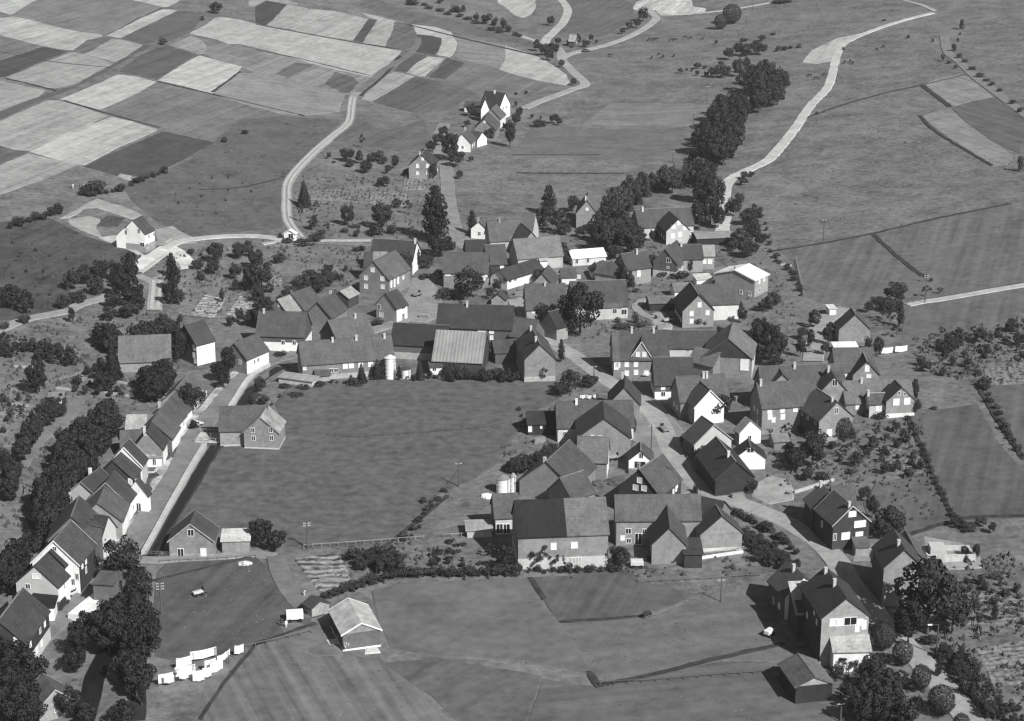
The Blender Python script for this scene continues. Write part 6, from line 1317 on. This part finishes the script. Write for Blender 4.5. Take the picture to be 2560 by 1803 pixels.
HN = {'far herd': 'farther row of cattle in the upper valley', 'near herd': 'nearer row of cattle in the upper valley', 'road herd': 'cattle left of the white hill road', 'hill herd': 'cattle right of the white hill road'}
cnt = {}
for x, y, h_ in cows:
    g = G(x, y); o = link('cow', COWS[len(cnt) % 2 if False else (x % 2)], None, g, random.uniform(0, 6.28)); k = cnt.get(h_, 0); cnt[h_] = k+1
    tag(o, f"dark cow in the {HN[h_].replace('cattle ', 'cattle ')}, {ordn(sum(1 for c in cows if c[2] == h_ and c[0] < x))} from the left", 'cow', HN[h_])
o = link('cow', COWS[0], None, G(1616, 1545), .8); tag(o, 'dark cow alone in the lower right meadow', 'cow')
# ---- people
def person(px, py, label, cloth, rz=0, stoop=0.0):
    V = [(0,0,.95),(0,0,1.15),(0,.02,1.38),(0,.02,1.5),(0,.04,1.66),(.09,0,.85),(.1,.02,.48),(.1,.0,.05),(.1,-.14,.03),(-.09,0,.85),(-.12,-.05,.48),(-.12,.06,.05),(-.12,-.08,.03),
         (.19,.02,1.4),(.25,0,1.12),(.24,-.12,.92),(-.19,.02,1.4),(-.25,0,1.12),(-.24,-.1,.92)]
    if stoop: V = [(x, y-(z-.95)*stoop if z > .95 or i > 12 else y, z-(z-.95)*stoop*.35 if z > .95 else z) for i, (x, y, z) in enumerate(V)]
    E = [(0,1),(1,2),(2,3),(3,4),(0,5),(5,6),(6,7),(7,8),(0,9),(9,10),(10,11),(11,12),(2,13),(13,14),(14,15),(2,16),(16,17),(17,18)]
    Rr = [.15,.14,.17,.06,.11,.1,.065,.045,.04,.1,.065,.045,.04,.06,.045,.035,.06,.045,.035]
    me = skin_obj('person', V, E, Rr, mat('clothing', cloth, .1, 3)); g = G(px, py); o = link('person', me, None, g, rz); tag(o, label, 'person')
    sk = MB(); sk.cyl(0, 0, 0, .001, .01, .01, 3) 
    hb = bmesh.new(); bmesh.ops.create_uvsphere(hb, u_segments=10, v_segments=8, radius=.115); hm = bpy.data.meshes.new('hair'); hb.to_mesh(hm); hb.free(); hm.materials.append(mat('hair', .03, .1, 3))
    hh = Vector(V[4]); h2 = link('hair', hm, o, (hh.x, hh.y+.03, hh.z+.05)); return o
person(716, 1571, 'person in white standing beside the white wagon', .8, .4); person(703, 1566, 'person in dark clothes left of the one in white', .06, 2)
person(183, 472, 'person in a white shirt, left of two walking on the field above the bank', .75, 1); person(209, 471, 'person in a pale shirt, right of two walking on the field above the bank', .7, 2, .3)
person(761, 1492, 'person in light clothes stooping in front of the tiny dark-roofed shed', .6, 1, .4)

# ---- vehicles
def car(px, py, rz, body, label, L=4.0, W_=1.6, van=False):
    g = G(px, py); root = tag(link('parked_car', None, None, g, rz), label, 'car'); bmn = mat('car_paint', body, .02, 1, .35, spec=.5)
    def prof(pts, y0, y1):
        m = MB(); n = len(pts); m.v = [(x, y0, z) for x, z in pts]+[(x, y1, z) for x, z in pts]; m.f = [tuple(range(n))[::1], tuple(range(n, 2*n))[::-1]]+[(i, i+n, (i+1) % n+n, (i+1) % n) for i in range(n)]; m.m = [0]*(n+2); return m
    l = L/2; w2 = W_/2
    body_ = prof([(-l,.35),(-l,.75),(-l+.5,.88),(l-1.2,.9),(l-.1,.75),(l,.35)], -w2, w2).build('body', bmn, root)
    md = body_.modifiers.new('b', 'BEVEL'); md.width = .08; md.segments = 2
    cab = prof([(-l+.5,.86),(-l+.85,1.4),(.45,1.42),(1.0,.88)] if not van else [(-l+.05,.7),(-l+.1,1.9),(.7,1.95),(1.3,.88)], -w2+.12, w2-.12).build('cabin', bmn, root)
    gl = mat('window_glass', .02, .03, 1, .15, spec=.5)
    for s in (-1, 1):
        y_ = s*(w2-.11); m = MB(); m.box(-l+1.0, .35, min(y_, y_+.02*s), max(y_, y_+.02*s), .98, 1.3); m.build('side_window', gl, root)
    m = MB(); m.hexa([(.55,-w2+.2,1.36),(.95,-w2+.2,.96),(.95,w2-.2,.96),(.55,w2-.2,1.36)], [(.6,-w2+.2,1.38),(1.0,-w2+.2,.98),(1.0,w2-.2,.98),(.6,w2-.2,1.38)]); m.build('windscreen', gl, root)
    wm = bpy.data.meshes.get('wheel')
    if wm is None:
        m = MB(); m.cyl(0, 0, -.1, .1, .32, .32, 16); wm = m.mesh('wheel', [mat('rubber', .02, .1, 2)])
    for x in (-l+.75, l-.8):
        for s in (-1, 1):
            o = link('wheel', wm, root, (x, s*(w2-.05), .32)); o.rotation_euler = (math.pi/2, 0, 0)
    return root
car(181, 1487, 1.0, .55, 'pale car parked by the brilliant white gabled house'); car(240, 1410, 1.45, .03, 'small dark car standing in front of the white gateway', 3.2, 1.4)
car(152, 1518, 1.35, .03, 'tall dark van parked beside the low white annex', 4.4, 1.8, True)
def wagon(px, py, rz, label, body=.8, L=3.2, W_=1.7, H_=1.5, nm='wagon'):
    g = G(px, py); root = tag(link(nm, None, None, g, rz), label, nm); l, w2 = L/2, W_/2
    m = MB(); m.box(-l, l, -w2, w2, .55, .55+H_); b = m.build('body', mat('wagon_paint', body, .05, 1), root); md = b.modifiers.new('b', 'BEVEL'); md.width = .12; md.segments = 3
    m = MB(); m.box(l+.02, l+.05, -.45, .45, .9, 1.7); m.build('opening', mat('window_glass', .02, .03, 1), root)
    m = MB(); m.box(l, l+1.4, -.06, .06, .45, .55); m.build('drawbar', WOOD, root)
    m = MB(); m.cyl(0, 0, -.08, .08, .38, .38, 16); wm = m.mesh('wheel', [mat('rubber', .02, .1, 2)])
    for x in (-l*.6, l*.6):
        for s in (-1, 1): o = link('wheel', wm, root, (x, s*(w2+.02), .38)); o.rotation_euler = (math.pi/2, 0, 0)
    return root
wagon(737, 1552, 3.3, 'white covered wagon on the track beside the bright-roofed barn')
wagon(1922, 1590, .9, 'small white cart in the shade beside the narrow lean-to', .7, 2.0, 1.2, .8, 'cart')
wagon(495, 1490, .6, 'small pale handcart lying in the lower left meadow', .55, 2.0, 1.0, .5, 'handcart')
wagon(1592, 1418, 0, 'white box trailer under the bushes below the front barns', .6, 2.6, 1.6, 1.0, 'trailer')

wagon(1748, 1372, .1, 'small farm cart in front of the boarded pediment barn', .25, 2.2, 1.4, .7, 'farm_cart')
car(1464, 130, .3, .03, 'dark car far off on the upper valley road')
car(490, 1066, .9, .7, 'white car half under the tree on the left roadside', 3.6)
# timber and clutter on the site of the twin-gabled house and in the hillside gardens
for i, (x, y, rz, l_) in enumerate(((45,1015,-.3,5.5),(160,975,-.3,4),(290,988,-.4,7),(60,920,-.1,6),(300,1018-60,-.5,4),(420,605,1.3,5),(1345,562,0,4))):
    g = G(x, y); m = MB()
    for k in range(4): m.cyl(0, 0, 0, l_, .14, .14, 7)
    m = MB()
    for k, (yy, zz) in enumerate(((-.25,.14),(.05,.14),(.33,.14),(-.1,.4),(.2,.4))): m.box(-l_/2, l_/2, yy-.12, yy+.12, zz-.12, zz+.12)
    o = m.build('timber_stack', mat('weathered_wood', .4, .15, 2), None, g, rz); tag(o, ['long pale timber stack below the second belt on the left slope','short pale timber stack right of the garden hut','longest pale timber stack above the dark belt','pale timber stack beside the lone dark tree','small pale timber stack above the longest one','leaning pale timber on the building plot','pale timber beside the pointed black gable'][i], 'timber', 'pale timber stacks')
# firewood beside the bright roofed barn
fw = MB(); rnd = random.Random(5)
a_, b_ = G(846, 1590), G(866, 1632)
for i in range(60):
    t = rnd.random(); q = a_.lerp(b_, t); z = rnd.uniform(.1, 1.5); fw.cyl(q.x-a_.x+rnd.uniform(-.4,.4), q.y-a_.y, z, z+.5, .12, .12, 6, ax=(.5*rnd.uniform(-1,1), .3))
tag(fw.build('firewood_stack', mat('cut_wood', .38, .3, 2), None, a_), 'ragged firewood stack against the shaded side of the bright-roofed barn', 'firewood')


# ------------------------------------------------------------ yard clutter
def woodpile(px, py, rz, label, L=3.0, H_=1.3, alb=.30):
    g = G(px, py); m = MB(); rnd = random.Random(int(px+py)); r = .13
    for row in range(int(H_/.24)):
        for k in range(int(L/.26)):
            x = -L/2+k*.26+(row % 2)*.13; z = .1+row*.24; d_ = rnd.uniform(-.06, .06)
            i = len(m.v)
            for s in (-.45+d_, .45+d_):
                for q in range(6): m.v.append((x+r*math.cos(q*1.047), s, z+r*math.sin(q*1.047)))
            for q in range(6): m.f.append((i+q, i+(q+1) % 6, i+6+(q+1) % 6, i+6+q)); m.m.append(0)
            m.f.append(tuple(i+5-q for q in range(6))); m.f.append(tuple(i+6+q for q in range(6))); m.m += [0, 0]
    m.box(-L/2-.1, L/2+.1, -.5, .5, -.1, .05)
    tag(m.build('woodpile', mat('cut_wood', alb, .3, 2.5), None, g, rz), label, 'woodpile', 'stacked firewood in the yards')
for x, y, rz, lb in ((1018,662,.2,'firewood stacked by the great windowed house'),(1062,796,-.3,'firewood at the lower end of the open square'),(1300,738,.1,'firewood beside the plain roofed barn wall'),(1395,694,.0,'firewood along the light courtyard wall'),(1584,708,.0,'firewood on the grass above the curved yard path'),(1655,822,.4,'firewood on the pale yard of the three-window house'),
  (1835,842,-.5,'firewood behind the tall barn with the pale slope'),(1900,1010,.2,'firewood beside the broad four-window house'),(1850,1000,.6,'firewood in the yard behind the street tree'),(1350,1105,.5,'firewood in the garden of the turned barn'),(1590,1185,-.2,'firewood against the dark half-timbered house'),(1845,1245,.3,'firewood beside the right road'),
  (2290,1395,.1,'firewood behind the tall end house'),(2235,1390,.1,'firewood beside the road in front of the tall end house'),(1135,925,.0,'firewood at the top edge of the meadow'),(830,940,-.1,'firewood beside the small porch shed'),(1700,575,.2,'firewood behind the balcony house'),(1215,590,.0,'firewood by the wide grey roof'),(398,612,.5,'firewood on the building plot'),(2150,905,.1,'firewood beside the neat barn above the gabled house'),
  (300,1188,1.0,'firewood behind the house with three white windows'),(1440,1245-12,.0,'firewood in the gap behind the half-dark barn')): woodpile(x, y, rz, lb)
for x, y, rz, lb, b_ in ((1040,742,.8,'farm cart standing on the open square',.2),(1660,1080,1.9,'hay cart on the broad part of the main street',.22),(1530,1150,.3,'hay cart in the farmyard behind the dark house',.3),(1470,1210,1.2,'farm cart beside the dung heap',.16),(1668,806,.5,'hand cart on the pale yard',.4),(1322,765,2.0,'farm cart at the corner of the village street',.25),(1765,600,.3,'flat cart in front of the large low pale roof',.2),(2020,880,1.6,'farm cart on the upper right lane',.2)):
    wagon(x, y, rz, lb, b_, 2.6, 1.4, .55, 'farm_cart')
for ln, n, lb in (([(1090,690),(1130,705),(1150,735)], 6, 'curved garden fence round the lawn of the open square'), ([(690,620),(800,612),(930,618)], 12, 'long garden fence below the thin pale path'), ([(1300,870),(1395,868)], 8, 'garden fence beside the tall light gable'), ([(1700,850),(1800,890)], 6, 'fence behind the lower roofed wing'),
   ([(1390,1130),(1440,1150)], 5, 'short fence beside the turned barn'), ([(2340,1440),(2420,1500),(2450,1600)], 10, 'fence through the lower right gardens'), ([(2130,1690),(2200,1730)], 5, 'fence behind the ball-shaped trees'), ([(450,790),(560,800),(640,790)], 10, 'fence below the hillside vegetable plots'),
  ([(130,960),(230,930),(290,900)], 9, 'fence across the left slope gardens'), ([(740,500),(840,505),(1000,520)], 12, 'fence through the orchard plots'), ([(1870,1290),(1940,1250)], 5, 'fence beside the right road'), ([(1990,650),(2010,740)], 5, 'fence on the steep bank'), ([(800,1452),(885,1468)], 6, 'fence round the striped vegetable patch')):
    fence(ln, n, lb, 1.0, (.45, .9), .3, .06)

# ------------------------------------------------------------ summer haze over the valley
hm_ = bpy.data.materials.new('haze_air'); hm_.use_nodes = True; n = hm_.node_tree.nodes
for q in list(n):
    if q.type != 'OUTPUT_MATERIAL': n.remove(q)
pv = n.new('ShaderNodeVolumePrincipled'); pv.inputs['Color'].default_value = (.95, .96, .95, 1); pv.inputs['Density'].default_value = HAZE; pv.inputs['Anisotropy'].default_value = 0.2
hm_.node_tree.links.new(pv.outputs[0], n['Material Output'].inputs['Volume'])
m = MB(); m.box(-3600, 3600, -400, 9100, -4, 178); tag(m.build('haze', hm_), kind='stuff')
